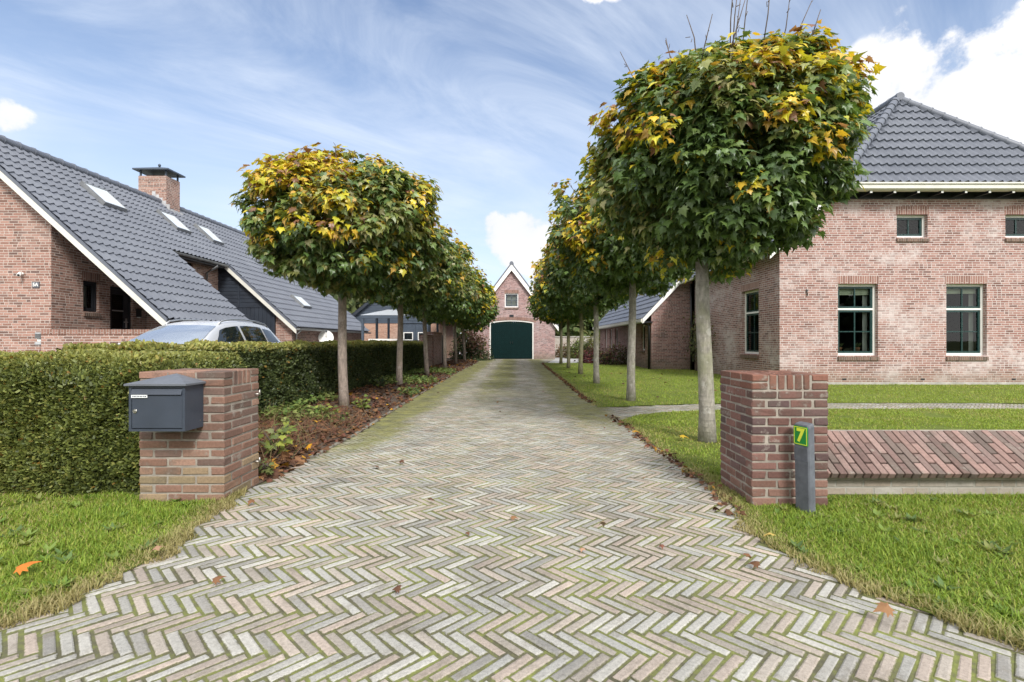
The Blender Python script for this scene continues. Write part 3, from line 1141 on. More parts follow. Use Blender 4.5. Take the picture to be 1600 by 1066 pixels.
mb.tube([(RX, AY - .16, RZ + .06), (RX, AY - .08, RZ + .06)], [.125, .135], 14)
mb.build('ridge_tile', 'roof_tile', roof, sharp=38)
# white moulded gutter, soffit with dark rafter feet
mb = MB()
g0, g1 = hx0 - .12, hx1 + .12
mb.prism([(EY - .12, EZ - .16), (EY - .12, EZ - .02), (EY - .10, EZ), (EY + .06, EZ), (EY + .06, EZ - .20), (EY - .06, EZ - .20)], lambda a, b, d: (d, a, b), g0, g1)
mb.prism([(EY - .155, EZ - .045), (EY - .155, EZ - .005), (EY - .121, EZ + .006), (EY - .121, EZ - .06)], lambda a, b, d: (d, a, b), g0 - .004, g1 + .004)
mb.build('gutter', 'cream_paint', house)
mb = MB()
mb.box(g0 + .1, g1 - .1, EY + .061, FY + .05, EZ - .10, EZ - .06)
mb.box(g0 + .1, g1 - .1, FY - .03, FY + .04, EZ - .30, EZ - .101)
for k in range(11):
    x = 8.75 + k * .63
    mb.box(x - .035, x + .035, EY - .03, FY - .031, EZ - .26, EZ - .201)
mb.build('eave_board', 'dark_paint', house)
for k in range(11):
    x = 8.75 + k * .63
    mb = MB()
    mb.box(x - .03, x + .03, EY - .04, EY - .0305, EZ - .255, EZ - .206)
    mb.build('rafter_end', 'white_paint', house)
xa, za = RX - 5.33, zroof(RX - 5.33)
for sgn in (-1, 1):
    mb = MB()
    fx = lambda x: x if sgn < 0 else 2 * RX - x
    mb.prism([(xa, za - .2), (xa, za - .02), (hx0, EZ - .02), (hx0, EZ - .2)], lambda a, b, d: (fx(a), d, b), EY + .06, EY + .09)
    mb.build('bargeboard', 'white_paint', house)
mb = MB()
half_gutter(mb, (xa - .05, EY, za), (xa - .05, 20.6, za), .07)
mb.build('side_gutter', 'cream_paint', house)
mb = MB()
mb.tube([(FX - .08, 20.3, za - .05), (FX - .08, 20.3, 0)], .045, 10)
mb.build('downpipe', 'black_pipe', house)

for i, (x, wall) in enumerate(((8.99, 0), (9.49, 1))):
    o = thing('flower_pot', ['small plant pot behind the left pane of the farmhouse ground floor window nearest the corner', 'small plant pot behind the right pane of the farmhouse ground floor window nearest the corner'][i], 'plant pot', (x, FY + .3, .86), 'plant pots behind the farmhouse window')
    mb = MB()
    mb.tube([(x, FY + .27, .87), (x, FY + .27, .985), (x, FY + .27, .986), (x, FY + .27, 1.02)], [.045, .062, .07, .07], 12)
    mb.build('pot', 'terracotta', o)
    mb = MB()
    mb.ct = (.10, .13, .06)
    for k in range(14):
        a = k * 2.4
        p = Vector((x + .03 * math.cos(a), FY + .27 + .03 * math.sin(a), 1.02))
        q = p + Vector((.09 * math.cos(a), .09 * math.sin(a), .10 + .05 * random.random()))
        s = Vector((-math.sin(a), math.cos(a), 0)) * .02
        mb.quad(p, (p + q) / 2 + s + Vector((0, 0, .03)), q, (p + q) / 2 - s + Vector((0, 0, .03)))
    mb.build('foliage', 'far_leaf', o, tint=True)

# ------------------------------------------------------------------ low outbuilding behind the farmhouse
AX, AYF, AYB = 5.64, 20.95, 34.0
annex = thing('brick_outbuilding', 'long low brick outbuilding with narrow windows and white bargeboard behind the farmhouse', 'building', (AX, AYF, 0))
zra = lambda x: 2.13 + 1.08 * (min(x, 2 * 8.7 - x) - 5.3)
mb = MB()
Fa = frame(0, AYF, 1, 0)
mb.wall(Fa, [(AX, -.1), (11.8, -.1), (11.8, zra(11.8) - .12), (8.7, zra(8.7) - .12), (AX, zra(AX) - .12)], [], .3)
Fas = frame(AX, AYB, 0, -1)
ua = lambda y: AYB - y
AW = [(22.0, 22.7), (23.75, 24.45), (28.0, 28.75), (29.7, 30.45), (31.4, 32.1)]
hol = [rect(ua(b), ua(a), .78, 1.92) for a, b in AW]
mb.wall(Fas, [(0, -.1), (ua(AYF) - .302, -.1), (ua(AYF) - .302, zra(AX) - .13), (0, zra(AX) - .13)], hol, .25)
mb.box(AX + .3, 11.8, AYB - .3, AYB - .005, -.1, 2.3)
mb.build('wall', 'brick_shed', annex)
for a, b in AW:
    window(annex, Fas, ua(b), ua(a), .78, 1.92, 'plain', rec=.09, fw=.055, lintel=None, sash='dark_paint', sillh=.10)
mb = MB()
mb.box(AX + .9, AX + 1, AYF + .4, AYB - .4, 0, 2.4)
mb.build('interior', 'dark_void', annex)
mb = MB()
for sgn in (-1, 1):
    ss = Vector((-sgn, 0, 1.08)).normalized()
    ln = 3.4 * math.hypot(1, 1.08)
    tile_roof(mb, (8.7 + sgn * 3.4, AYF - .15, 2.13), (0, 1, 0), ss, AYB + .3 - AYF, 14, .24, ln / 14, per=5)
r_ = mb.build('roof', 'roof_tile', annex, sharp=38)
mb = MB()
ridge_tiles(mb, (8.7, AYB + .2, zra(8.7) + .05), (8.7, AYF - .15, zra(8.7) + .05), .11, .4)
mb.build('ridge_tile', 'roof_tile', r_, sharp=38)
mb = MB()
for sgn in (-1, 1):
    fx = lambda x: x if sgn < 0 else 17.4 - x
    mb.prism([(5.22, 1.93), (5.22, 2.13), (8.7, zra(8.7) + .02), (8.7, zra(8.7) - .21)], lambda a, b, d: (fx(a), d, b), AYF - .20, AYF - .165)
mb.build('bargeboard', 'white_paint', annex)
mb = MB()
mb.prism([(5.16, 2.0), (5.16, 2.13), (5.30, 2.13), (5.30, 1.96), (5.22, 1.96)], lambda a, b, d: (a, d, b), AYF - .16, AYB + .25)
mb.build('gutter', 'cream_paint', annex)
mb = MB()
mb.box(5.301, AX + .05, AYF - .1, AYB + .1, 1.98, 2.02)
mb.build('soffit', 'dark_paint', annex)
mb = MB()
mb.tube([(5.24, AYF + .12, 2.0), (AX - .07, AYF + .12, 1.85), (AX - .07, AYF + .12, 0)], .05, 10)
mb.build('downpipe', 'black_pipe', annex)

# ------------------------------------------------------------------ barn at the end of the drive
BX, BY = -.41, 32.9
barn = thing('brick_barn', 'mauve brick barn with arched green doors at the end of the drive', 'barn', (BX, BY, 0))
zrb = lambda x: 6.28 - 1.335 * abs(x - BX)
mb = MB()
Fn = frame(BX, BY, 1, 0)
ow = 1.46
arch = [(-ow, 0), (ow, 0)] + [(ow * math.cos(a), 2.46 + .12 * math.sin(a)) for a in np.linspace(0, math.pi, 13)]
arch = [(-ow, .0), (ow, .0)] + [(x, 2.58 - .13 * (x / ow) ** 2) for x in np.linspace(ow, -ow, 13)]
mb.wall(Fn, [(-2.88, -.1), (2.88, -.1), (2.88, zrb(BX + 2.88) - .1), (0, 6.18), (-2.88, zrb(BX + 2.88) - .1)],
        [arch, rect(-.45, .45, 3.44, 4.36)], .3)
for s in (-1, 1):
    x0, x1 = sorted((BX + s * 2.88, BX + s * 2.6))
    mb.box(x0, x1, BY + .301, 43, -.1, zrb(BX + 2.88) - .11)
mb.box(BX - 2.6, BX + 2.6, 42.7, 43, -.1, 2.2)
mb.build('wall', 'brick_mauve', barn)
window(barn, Fn, -.45, .45, 3.44, 4.36, 'cross', rec=.05, fw=.06, sash='blue_grey', lintel='brick_soldier_dark', curtain=False)
mb = MB()
mb.fbox(Fn, -.4, .4, .3, .32, 3.46, 4.34)
mb.build('window_blind', 'curtain', barn)
# door frame, doors of vertical boards
mb = MB()
for s in (-1, 1):
    u0, u1 = sorted((s * ow, s * (ow - .075)))
    mb.fbox(Fn, u0, u1, .02, .12, 0, 2.45)
xs_ = np.linspace(-ow, ow, 25)
top = [(x, 2.58 - .13 * (x / ow) ** 2) for x in xs_]
bot = [(x * .949, 2.51 - .13 * (x / ow) ** 2) for x in xs_]
for i in range(24):
    mb.prism([bot[i], bot[i + 1], top[i + 1], top[i]], lambda a, b, d: Fn(a, d, b), .019, .121)
mb.build('door_frame', 'white_paint', barn)
for s in (-1, 1):
    mb = MB()
    nb = 11
    wv = (ow - .08) / nb
    for k in range(nb):
        u0 = s * (k * wv + .006)
        u1 = s * ((k + 1) * wv - .003)
        a, b = min(u0, u1), max(u0, u1)
        zt = 2.505 - .13 * ((a + b) / 2 / ow) ** 2
        mb.fbox(Fn, a, b, .075 + .003 * (k % 2), .11, .03, zt)
    mb.fbox(Fn, min(0, s * (ow - .08)), max(0, s * (ow - .08)), .1105, .14, .03, 2.36)
    d = mb.build('barn_door', 'door_green', barn)
    mb = MB()
    mb.tube([Fn(s * .07, .03, 1.0), Fn(s * .07, .03, 1.16)], .012, 6)
    mb.build('handle', 'black_pipe', d)
mb = MB()
for k in range(48):
    x = -1.62 + 3.24 * (k + .5) / 48
    z = 2.585 - .13 * (x / ow) ** 2
    mb.fbox(Fn, x - .028, x + .028, -.006, .02, z, z + .21)
mb.build('door_arch', 'brick_soldier_dark', barn)
mb = MB()
for s in (-1, 1):
    ss = Vector((-s, 0, 1.335)).normalized()
    ln = 3.1 * math.hypot(1, 1.335)
    tile_roof(mb, (BX + s * 3.1, BY - .18, zrb(BX + 3.1)), (0, 1, 0), ss, 10.4, 15, .25, ln / 15, per=5)
r_ = mb.build('roof', 'roof_tile', barn, sharp=38)
mb = MB()
ridge_tiles(mb, (BX, 43.1, 6.34), (BX, BY - .2, 6.34), .13, .4)
mb.build('ridge_tile', 'roof_tile', r_, sharp=38)
mb = MB()
for s in (-1, 1):
    mb.prism([(s * 3.1, zrb(BX + 3.1) - .30), (s * 3.1, zrb(BX + 3.1) - .02), (0, 6.26), (0, 5.86)][::s], lambda a, b, d: (BX + a, d, b), BY - .22, BY - .17)
mb.build('bargeboard', 'white_paint', barn)
mb = MB()
for s in (-1, 1):
    mb.prism([(s * 3.12, zrb(BX + 3.1) - .019), (s * 3.12, zrb(BX + 3.1) + .10), (0, 6.40), (0, 6.262)][::s], lambda a, b, d: (BX + a, d, b), BY - .225, BY - .16)
mb.build('verge_tile', 'roof_tile', barn)
o = thing('gable_plaque', 'small dark plaque above the arched barn doors', 'plaque', (BX, BY - .02, 2.87))
mb = MB()
mb.fbox(Fn, -.14, .14, -.03, -.002, 2.80, 2.95)
mb.build('plate', 'dark_paint', o)

# ------------------------------------------------------------------ left-hand house
LEX, LEZ, LRX, LRZ = -8.17, 1.70, -13.2, 6.28
Y0, Y1, Y2, Y3 = 11.5, 15.2, 18.2, 27.2
zrl = lambda x: LEZ + (LRZ - LEZ) / (LRX - LEX) * (max(x, 2 * LRX - x) - LEX) if x > LRX else LEZ + (LRZ - LEZ) / (LRX - LEX) * ((2 * LRX - x) - LEX)
lh = thing('tiled_roof_house', 'long brown brick house under a sweeping tiled roof with skylights', 'house', (-11.1, 11.8, 0))
WX = -11.1
mb = MB()
Fg = frame(0, 11.8, 1, 0)
mb.wall(Fg, [(-18.1, -.1), (WX, -.1), (WX, zrl(WX) - .2), (LRX, LRZ - .2), (-18.1, zrl(-18.1) - .2)], [], .3)
Fp = frame(WX, 12.1, 0, 1)
up = lambda y: y - 12.1
pw_ = rect(up(12.67), up(13.15), 1.96, 2.75)
pd_ = rect(up(13.51), up(14.30), .5, 2.70)
nw_ = rect(up(16.35), up(16.95), 3.42, 3.86)
mb.wall(Fp, [(.002, -.1), (up(27.0), -.1), (up(27.0), zrl(WX) - .26), (.002, zrl(WX) - .26)], [pw_, pd_, nw_], .3)
Fw2 = frame(0, 18.45, 1, 0)
mb.wall(Fw2, [(-9.0, -.1), (-8.4, -.1), (-8.4, zrl(-8.4) - .12), (-9.0, zrl(-9.0) - .12)], [], .25)
Fw3 = frame(-8.4, 18.702, 0, 1)
mb.wall(Fw3, [(0, -.1), (8.3, -.1), (8.3, zrl(-8.4) - .14), (0, zrl(-8.4) - .14)], [], .25)
Fw4 = frame(-8.66, 27.0, -1, 0)
mb.wall(Fw4, [(0, -.1), (9.4, -.1), (9.4, zrl(-18.06) - .2), (4.54, LRZ - .2), (0, zrl(-8.66) - .2)], [], .25)
mb.box(-18.1, -17.8, 12.12, 26.9, -.1, zrl(-18.1) - .22)
mb.build('wall', 'brick_brown', lh)
# blind end wall under the low roof
mb = MB()
Fe = frame(0, 14.8, 1, 0)
mb.wall(Fe, [(WX + .01, -.1), (-8.5, -.1), (-8.5, zrl(-8.5) - .13), (WX + .01, zrl(WX) - .16)], [], .2)
mb.build('end_wall', 'brick_brown', lh)
# dark boarded part of the second gable
mb = MB()
z = 2.50
while z < 4.25:
    zt = z + .135
    xt = LEX + (zt + .14 - LEZ) / (LRZ - LEZ) * (LRX - LEX)
    xb = LEX + (z + .14 - LEZ) / (LRZ - LEZ) * (LRX - LEX)
    x1, x2 = min(-9.0, xb), min(-9.0, xt)
    if x2 > WX + .05:
        mb.prism([(WX, z), (x1, z), (x2, zt - .012), (WX, zt - .012)], lambda a, b, d: (a, d, b), 18.37 + .0, 18.40)
    z += .135
for k in range(14):
    x = WX + k * .15
    mb.box(x, x + .142, 18.38, 18.41, 0, 2.44)
mb.box(WX, -9.0, 18.36, 18.42, 2.44, 2.498)
mb.box(-9.06, -9.0, 18.355, 18.46, 0, 2.44)
mb.box(-10.36, -10.30, 18.35, 18.379, 2.5, 3.42)
mb.prism([(WX, 0), (-9.0, 0), (-9.0, 2.3), (WX, 4.1)], lambda a, b, d: (a, d, b), 18.42, 18.5)
mb.build('timber_cladding', 'blue_board', lh)
window(lh, Fp, up(12.67), up(13.15), 1.96, 2.75, 'plain', rec=.07, fw=.05, outer='dark_paint', sash='dark_paint', lintel='brick_soldier_dark', sillh=.12, curtain=True)
window(lh, Fp, up(16.35), up(16.95), 3.42, 3.86, 'plain', rec=.07, fw=.05, outer='dark_paint', sash='dark_paint', lintel=None, sill=None)
# front door
mb = MB()
ring(mb, Fp, up(13.51), up(14.30), .5, 2.70, .07, .06, .14)
dr = mb.build('front_door', 'dark_paint', lh)
mb = MB()
a, b = up(13.58), up(14.23)
mb.fbox(Fp, a + .003, a + .07, .075, .115, .571, 2.629)
mb.fbox(Fp, b - .17, b - .003, .075, .115, .571, 2.629)
for z0, z1 in ((.571, .75), (1.02, 1.12), (1.50, 1.56), (2.02, 2.08), (2.5, 2.629)):
    mb.fbox(Fp, a + .07, b - .17, .076, .114, z0, z1)
mb.build('door_leaf', 'dark_paint', dr)
mb = MB()
for z0, z1 in ((.75, 1.02), (1.12, 1.50), (1.56, 2.02), (2.08, 2.5)):
    mb.quad(Fp(a + .07, .095, z0), Fp(b - .17, .095, z0), Fp(b - .17, .095, z1), Fp(a + .07, .095, z1))
mb.build('pane', 'window_glass', dr)
mb = MB()
mb.fbox(Fp, b - .11, b - .06, .06, .074, 1.58, 1.84)
mb.fbox(Fp, b - .20, b - .06, .03, .045, 1.72, 1.75)
mb.build('handle', 'alu', dr)
for z0 in (1.52, 2.04):
    mb = MB()
    mb.fbox(Fp, a + .08, b - .18, .070, .0755, z0 - .01, z0 + .02)
    mb.build('glazing_bar', 'alu', dr)
mb = MB()
mb.box(-11.9, -11.8, 12.2, 18, 0, 4)
mb.build('interior', 'dark_void', lh)
# roof planes
sl = Vector((LRX - LEX, 0, LRZ - LEZ))
sln = sl.length
sl.normalize()
mb = MB()
nr = 20
rl = sln / nr
tile_roof(mb, (LEX, Y0, LEZ), (0, 1, 0), sl, Y1 - Y0, nr, .2055, rl, per=8, stepz=.038, amp=.055)
off = Vector((LEX, Y1, LEZ)) + sl * rl * 10
tile_roof(mb, off, (0, 1, 0), sl, Y2 - Y1, 10, .2, rl, per=8, stepz=.038, amp=.055)
tile_roof(mb, (LEX, Y2, LEZ), (0, 1, 0), sl, Y3 - Y2, nr, .2045, rl, per=7, stepz=.038, amp=.055)
bs = Vector((-(LRX - LEX), 0, LRZ - LEZ)).normalized()
tile_roof(mb, (2 * LRX - LEX, Y0, LEZ), (0, 1, 0), bs, Y3 - Y0, nr, .205, rl, per=4)
roof = mb.build('roof', 'roof_tile', lh, sharp=38)
mb = MB()   # roof deck below the tiles
def slab(y0, y1, v0, v1):
    n = Vector((-sl.z, 0, sl.x))
    if n.z > 0:
        n = -n
    A = Vector((LEX, 0, LEZ)) + sl * v0
    B = Vector((LEX, 0, LEZ)) + sl * v1
    mb.prism([(A.x, A.z), (A.x + n.x * .09, A.z + n.z * .09), (B.x + n.x * .09, B.z + n.z * .09), (B.x, B.z)], lambda a, b, d: (a, d, b), y0, y1)
slab(Y0 + .012, Y1 - .003, .02, sln - .02)
slab(Y1 - .0, Y2 + .0, rl * 10 + .02, sln - .021)
slab(Y2 + .012, Y3 - .012, .02, sln - .02)
mb.build('roof_deck', 'dark_paint', lh)
mb = MB()
ridge_tiles(mb, (LRX, Y3, LRZ + .05), (LRX, Y0, LRZ + .05), .12, .4)
mb.build('ridge_tile', 'roof_tile', roof, sharp=38)
# white bargeboards with a dark verge above
for (yb, xa_, xb_) in ((Y0, LEX + .05, LRX), (Y2, LEX + .05, -10.98)):
    mb = MB()
    zz = lambda x: LEZ + (LRZ - LEZ) / (LRX - LEX) * (x - LEX)
    mb.prism([(xa_, zz(xa_) - .19), (xa_, zz(xa_) - .02), (xb_, zz(xb_) - .02), (xb_, zz(xb_) - .19)], lambda a, b, d: (a, d, b), yb - .03, yb + .011)
    mb.build('bargeboard', 'cream_paint', lh)
    mb = MB()
    mb.prism([(xa_, zz(xa_) - .019), (xa_, zz(xa_) + .07), (xb_, zz(xb_) + .07), (xb_, zz(xb_) - .019)], lambda a, b, d: (a, d, b), yb - .034, yb + .004)
    mb.build('verge_tile', 'roof_tile', lh)
mb = MB()
zz = lambda x: LEZ + (LRZ - LEZ) / (LRX - LEX) * (x - LEX)
mb.prism([(2 * LRX - LEX, LEZ - .19), (2 * LRX - LEX, LEZ - .02), (LRX, LRZ - .02), (LRX, LRZ - .19)], lambda a, b, d: (a, d, b), Y0 - .03, Y0 + .011)
mb.build('bargeboard', 'cream_paint', lh)
mb = MB()
ug = off + Vector((.06, 0, -.02))
half_gutter(mb, (ug.x, Y1 + .02, ug.z), (ug.x, Y2 - .06, ug.z), .07)
mb.build('gutter', 'zinc', lh)
mb = MB()
half_gutter(mb, (LEX + .07, Y2 + .1, LEZ - .03), (LEX + .07, Y3 - .0, LEZ - .03), .075)
mb.build('gutter', 'zinc', lh)
mb = MB()
mb.box(ug.x - .35, ug.x - .075, Y1 + .03, Y2 - .07, ug.z - .12, ug.z - .06)
mb.build('soffit', 'dark_paint', lh)
mb = MB()
mb.tube([(ug.x, 17.55, ug.z - .05), (ug.x, 17.55, ug.z - .14), (WX + .09, 17.55, ug.z - .36), (WX + .09, 17.55, 0)], .04, 10)
mb.build('downpipe', 'alu', lh)
mb = MB()
mb.tube([(LEX + .07, 18.55, LEZ - .08), (-8.4 + .08, 18.62, LEZ - .25), (-8.4 + .08, 18.62, 0)], .04, 10)
mb.build('downpipe', 'alu', lh)
# skylights
n_up = Vector((-sl.z, 0, sl.x))
if n_up.z < 0:
    n_up = -n_up


def skylight(y0, y1, x_hi, x_lo):
    v0 = (x_lo - LEX) / (LRX - LEX) * sln
    v1 = (x_hi - LEX) / (LRX - LEX) * sln
    def G(u, d, v):       # d outward
        p = Vector((LEX, 0, LEZ)) + sl * v + n_up * d
        return (p.x, u, p.z)
    f = MB()
    def bx(u0, u1, d0, d1, a, b):
        f.hexa([G(u0, d0, a), G(u1, d0, a), G(u1, d0, b), G(u0, d0, b), G(u0, d1, a), G(u1, d1, a), G(u1, d1, b), G(u0, d1, b)])
    bx(y0, y1, .0, .165, v0 - .03, v0)
    bx(y0, y1, .0, .172, v1, v1 + .04)
    bx(y0 - .025, y0, .0, .166, v0 - .04, v1 + .07)
    bx(y1, y1 + .025, .0, .166, v0 - .04, v1 + .07)
    w = f.build('skylight', 'zinc', lh)
    g = MB()
    g.quad(G(y0, .150, v0), G(y1, .150, v0), G(y1, .150, v1), G(y0, .150, v1))
    g.build('pane', 'skylight_glass', w)



skylight(14.12, 14.88, -12.45, -11.85)
skylight(17.05, 17.75, -12.42, -11.8)
skylight(19.0, 19.65, -12.4, -11.76)
skylight(21.0, 21.75, -9.62, -9.16)
# chimney on the roof
cx0, cx1, cy0, cy1, cz = -13.96, -12.93, 18.25, 18.98, 7.28
mb = MB()
mb.box(cx0, cx1, cy0, cy1, 5.2, cz)
ch = mb.build('chimney', 'brick_brown', lh)
mb = MB()
mb.prism([(cx0 - .14, 0), (cx1 + .14, 0), (cx1 + .14, .05), (cx0 - .14, .05)], lambda a, b, d: (a, d, cz + .20 + b), cy0 - .12, cy1 + .12)
b0 = mb.addv([(cx0 - .14, cy0 - .12, cz + .251), (cx1 + .14, cy0 - .12, cz + .251), (cx1 + .14, cy1 + .12, cz + .251), (cx0 - .14, cy1 + .12, cz + .251), ((cx0 + cx1) / 2, (cy0 + cy1) / 2, cz + .45)])
for q in ((0, 1, 4), (1, 2, 4), (2, 3, 4), (3, 0, 4)):
    mb.face([b0 + i for i in q])
mb.tube([((cx0 + cx1) / 2, (cy0 + cy1) / 2, cz + .43), ((cx0 + cx1) / 2, (cy0 + cy1) / 2, cz + .50), ((cx0 + cx1) / 2, (cy0 + cy1) / 2, cz + .53), ((cx0 + cx1) / 2, (cy0 + cy1) / 2, cz + .57)], [.02, .05, .05, .01], 10)
mb.build('chimney_cap', 'blue_grey', ch)
for x in (cx0 + .05, cx1 - .05):
    for y in (cy0 + .05, cy1 - .05):
        mb = MB()
        mb.box(x - .025, x + .025, y - .025, y + .025, cz, cz + .20)
        mb.build('cap_post', 'blue_grey', ch)
mb = MB()
for k in range(5):
    x = -13.45 + k * .13
    z = zz(min(x, -12.9)) + .06
    mb.box(x, x + .125, cy0 - .012, cy0, zz(x) - .05, zz(x) + .20)
mb.box(cx1, cx1 + .10, cy0 - .02, cy1 + .05, zz(cx1) - .08, zz(cx1) + .05)
mb.build('flashing', 'lead', ch)

# small things on the left house
o = thing('house_number_sign', 'small grey house number plate reading 5A on the brick gable of the left house', 'sign', (-11.45, 11.78, 2.5))
mb = MB()
mb.box(-11.53, -11.37, 11.775, 11.795, 2.47, 2.60)
mb.build('plate', 'post_plastic', o)


def text_mesh(body, size, mat, M4, parent, name='lettering', extrude=.002, bold=0.0):
    cu = bpy.data.curves.new(name, 'FONT')
    cu.body = body
    cu.size = size
    cu.extrude = extrude
    cu.offset = bold
    cu.align_x = 'CENTER'
    cu.align_y = 'CENTER'
    tmp = bpy.data.objects.new(name + '_curve', cu)
    COL.objects.link(tmp)
    dg = bpy.context.evaluated_depsgraph_get()
    me = bpy.data.meshes.new_from_object(tmp.evaluated_get(dg))
    bpy.data.objects.remove(tmp)
    me.transform(M4)
    me.name = name
    me.materials.clear()
    me.materials.append(M[mat])
    return link(name, me, parent)


def face_matrix(pos, right, normal):
    r, n = Vector(right).normalized(), Vector(normal).normalized()
    u = n.cross(r)
    m = Matrix((r, u, n)).transposed().to_4x4()
    m.translation = pos
    return m


text_mesh('5A', .115, 'white_paint', face_matrix((-11.45, 11.772, 2.535), (1, 0, 0), (0, -1, 0)), o, bold=.002)
o = thing('security_camera', 'small white security camera on the brick gable left of the number plate', 'camera', (-11.75, 11.8, 2.75))
mb = MB()
mb.tube([(-11.76, 11.799, 2.80), (-11.76, 11.74, 2.80)], .03, 10)
mb.build('mount', 'white_paint', o)
mb = MB()
mb.tube([(-11.78, 11.75, 2.81), (-11.70, 11.62, 2.745)], .036, 12)
mb.build('body', 'white_paint', o)
mb = MB()
mb.tube([(-11.699, 11.619, 2.7445), (-11.694, 11.612, 2.741)], .024, 12)
mb.build('lens', 'dark_void', o)
o = thing('wall_lamp', 'grey cylindrical wall lamp at the corner of the brick gable, just above the hedge', 'lamp', (-11.25, 11.7, 1.25))
mb = MB()
mb.tube([(-11.20, 11.64, 1.10), (-11.20, 11.64, 1.17)], [.10, .10], 16)
mb.tube([(-11.20, 11.64, 1.26), (-11.20, 11.64, 1.36), (-11.20, 11.64, 1.361), (-11.20, 11.64, 1.40)], [.095, .095, .105, .09], 16)
mb.build('housing', 'plastic_grey', o)
mb = MB()
mb.tube([(-11.20, 11.64, 1.17), (-11.20, 11.64, 1.26)], .06, 12)
mb.build('diffuser', 'white_paint', o)
mb = MB()
mb.tube([(-11.13, 11.66, 1.13), (-11.02, 11.68, 1.14), (-11.0, 11.70, 1.24), (-11.0, 11.72, 1.31), (-11.06, 11.795, 1.31)], .045, 10)
mb.build('bracket', 'plastic_grey', o)
o = thing('door_lamp', 'small black lamp on the brick wall beside the dark front door', 'lamp', (-11.05, 14.45, 2.0))
mb = MB()
mb.fbox(Fp, up(14.42), up(14.52), -.09, -.002, 1.90, 2.10)
mb.fbox(Fp, up(14.40), up(14.54), -.11, -.0021, 2.101, 2.13)
mb.build('housing', 'black_pipe', o)
mb = MB()
mb.fbox(Fp, up(14.44), up(14.50), -.07, -.02, 1.87, 1.899)
mb.build('lens', 'white_paint', o)
# low wall in front of the porch
o = thing('porch_wall', 'low brown brick wall with a soldier course top in front of the left house porch', 'wall', (-9.8, 11.6, 0))
mb = MB()
mb.box(-11.10, -8.35, 11.55, 11.78, -.1, 1.36)
mb.build('wall', 'brick_brown', o)
mb = MB()
mb.box(-11.098, -8.33, 11.535, 11.795, 1.36, 1.47)
mb.build('coping', 'brick_soldier_dark', o)
# satellite dish
o = thing('satellite_dish', 'white round satellite dish on the brick side wall of the left house', 'dish', (-8.3, 21.2, 1.3))
mb = MB()
mb.smooth = True
C_ = Vector((-8.02, 20.75, 1.34))
nd = Vector((.42, -.88, .22)).normalized()
e1 = nd.cross(Vector((0, 0, 1))).normalized()
e2 = e1.cross(nd) * -1
prev = None
for i in range(7):
    r = .30 * i / 6
    rg = mb.addv([C_ - nd * (.055 * (1 - (i / 6) ** 2)) + (e1 * math.cos(t) + e2 * 1.05 * math.sin(t)) * max(r, .001) for t in np.linspace(0, 2 * math.pi, 25)[:-1]])
    if prev is not None:
        for k in range(24):
            mb.face((prev + k, prev + (k + 1) % 24, rg + (k + 1) % 24, rg + k))
    prev = rg
mb.build('reflector', 'white_paint', o)
mb = MB()
mb.tube([C_ - nd * .06, C_ - nd * .14 + Vector((-.1, .1, -.02)), Vector((-8.39, 21.1, 1.25))], .022, 8)
mb.build('bracket', 'zinc', o)
mb = MB()
mb.tube([C_ - e2 * .29, C_ - e2 * .22 + nd * .30], .012, 6)
mb.tube([C_ - e2 * .22 + nd * .30, C_ - e2 * .20 + nd * .24], .035, 10)
mb.build('receiver', 'blue_board', o)


# ------------------------------------------------------------------ brick gate pillars and low wall (every brick laid)
def brick_tint(r, pal, k=.16):
    c = np.array(pal[r.integers(0, len(pal))]) * r.uniform(1 - k, 1 + k)
    return tuple(c)


PIL_A = [(.20, .115, .085), (.235, .135, .10), (.175, .105, .082), (.26, .16, .12), (.145, .095, .078)]
PIL_A_LOW = [(.20, .155, .095), (.22, .135, .095), (.16, .12, .085), (.24, .175, .11), (.20, .115, .085)]
PIL_B = [(.115, .066, .056), (.14, .074, .062), (.165, .088, .074), (.095, .060, .058), (.125, .078, .072)]
PIL_B_TOP = [(.20, .095, .068), (.18, .085, .062), (.15, .078, .06)]


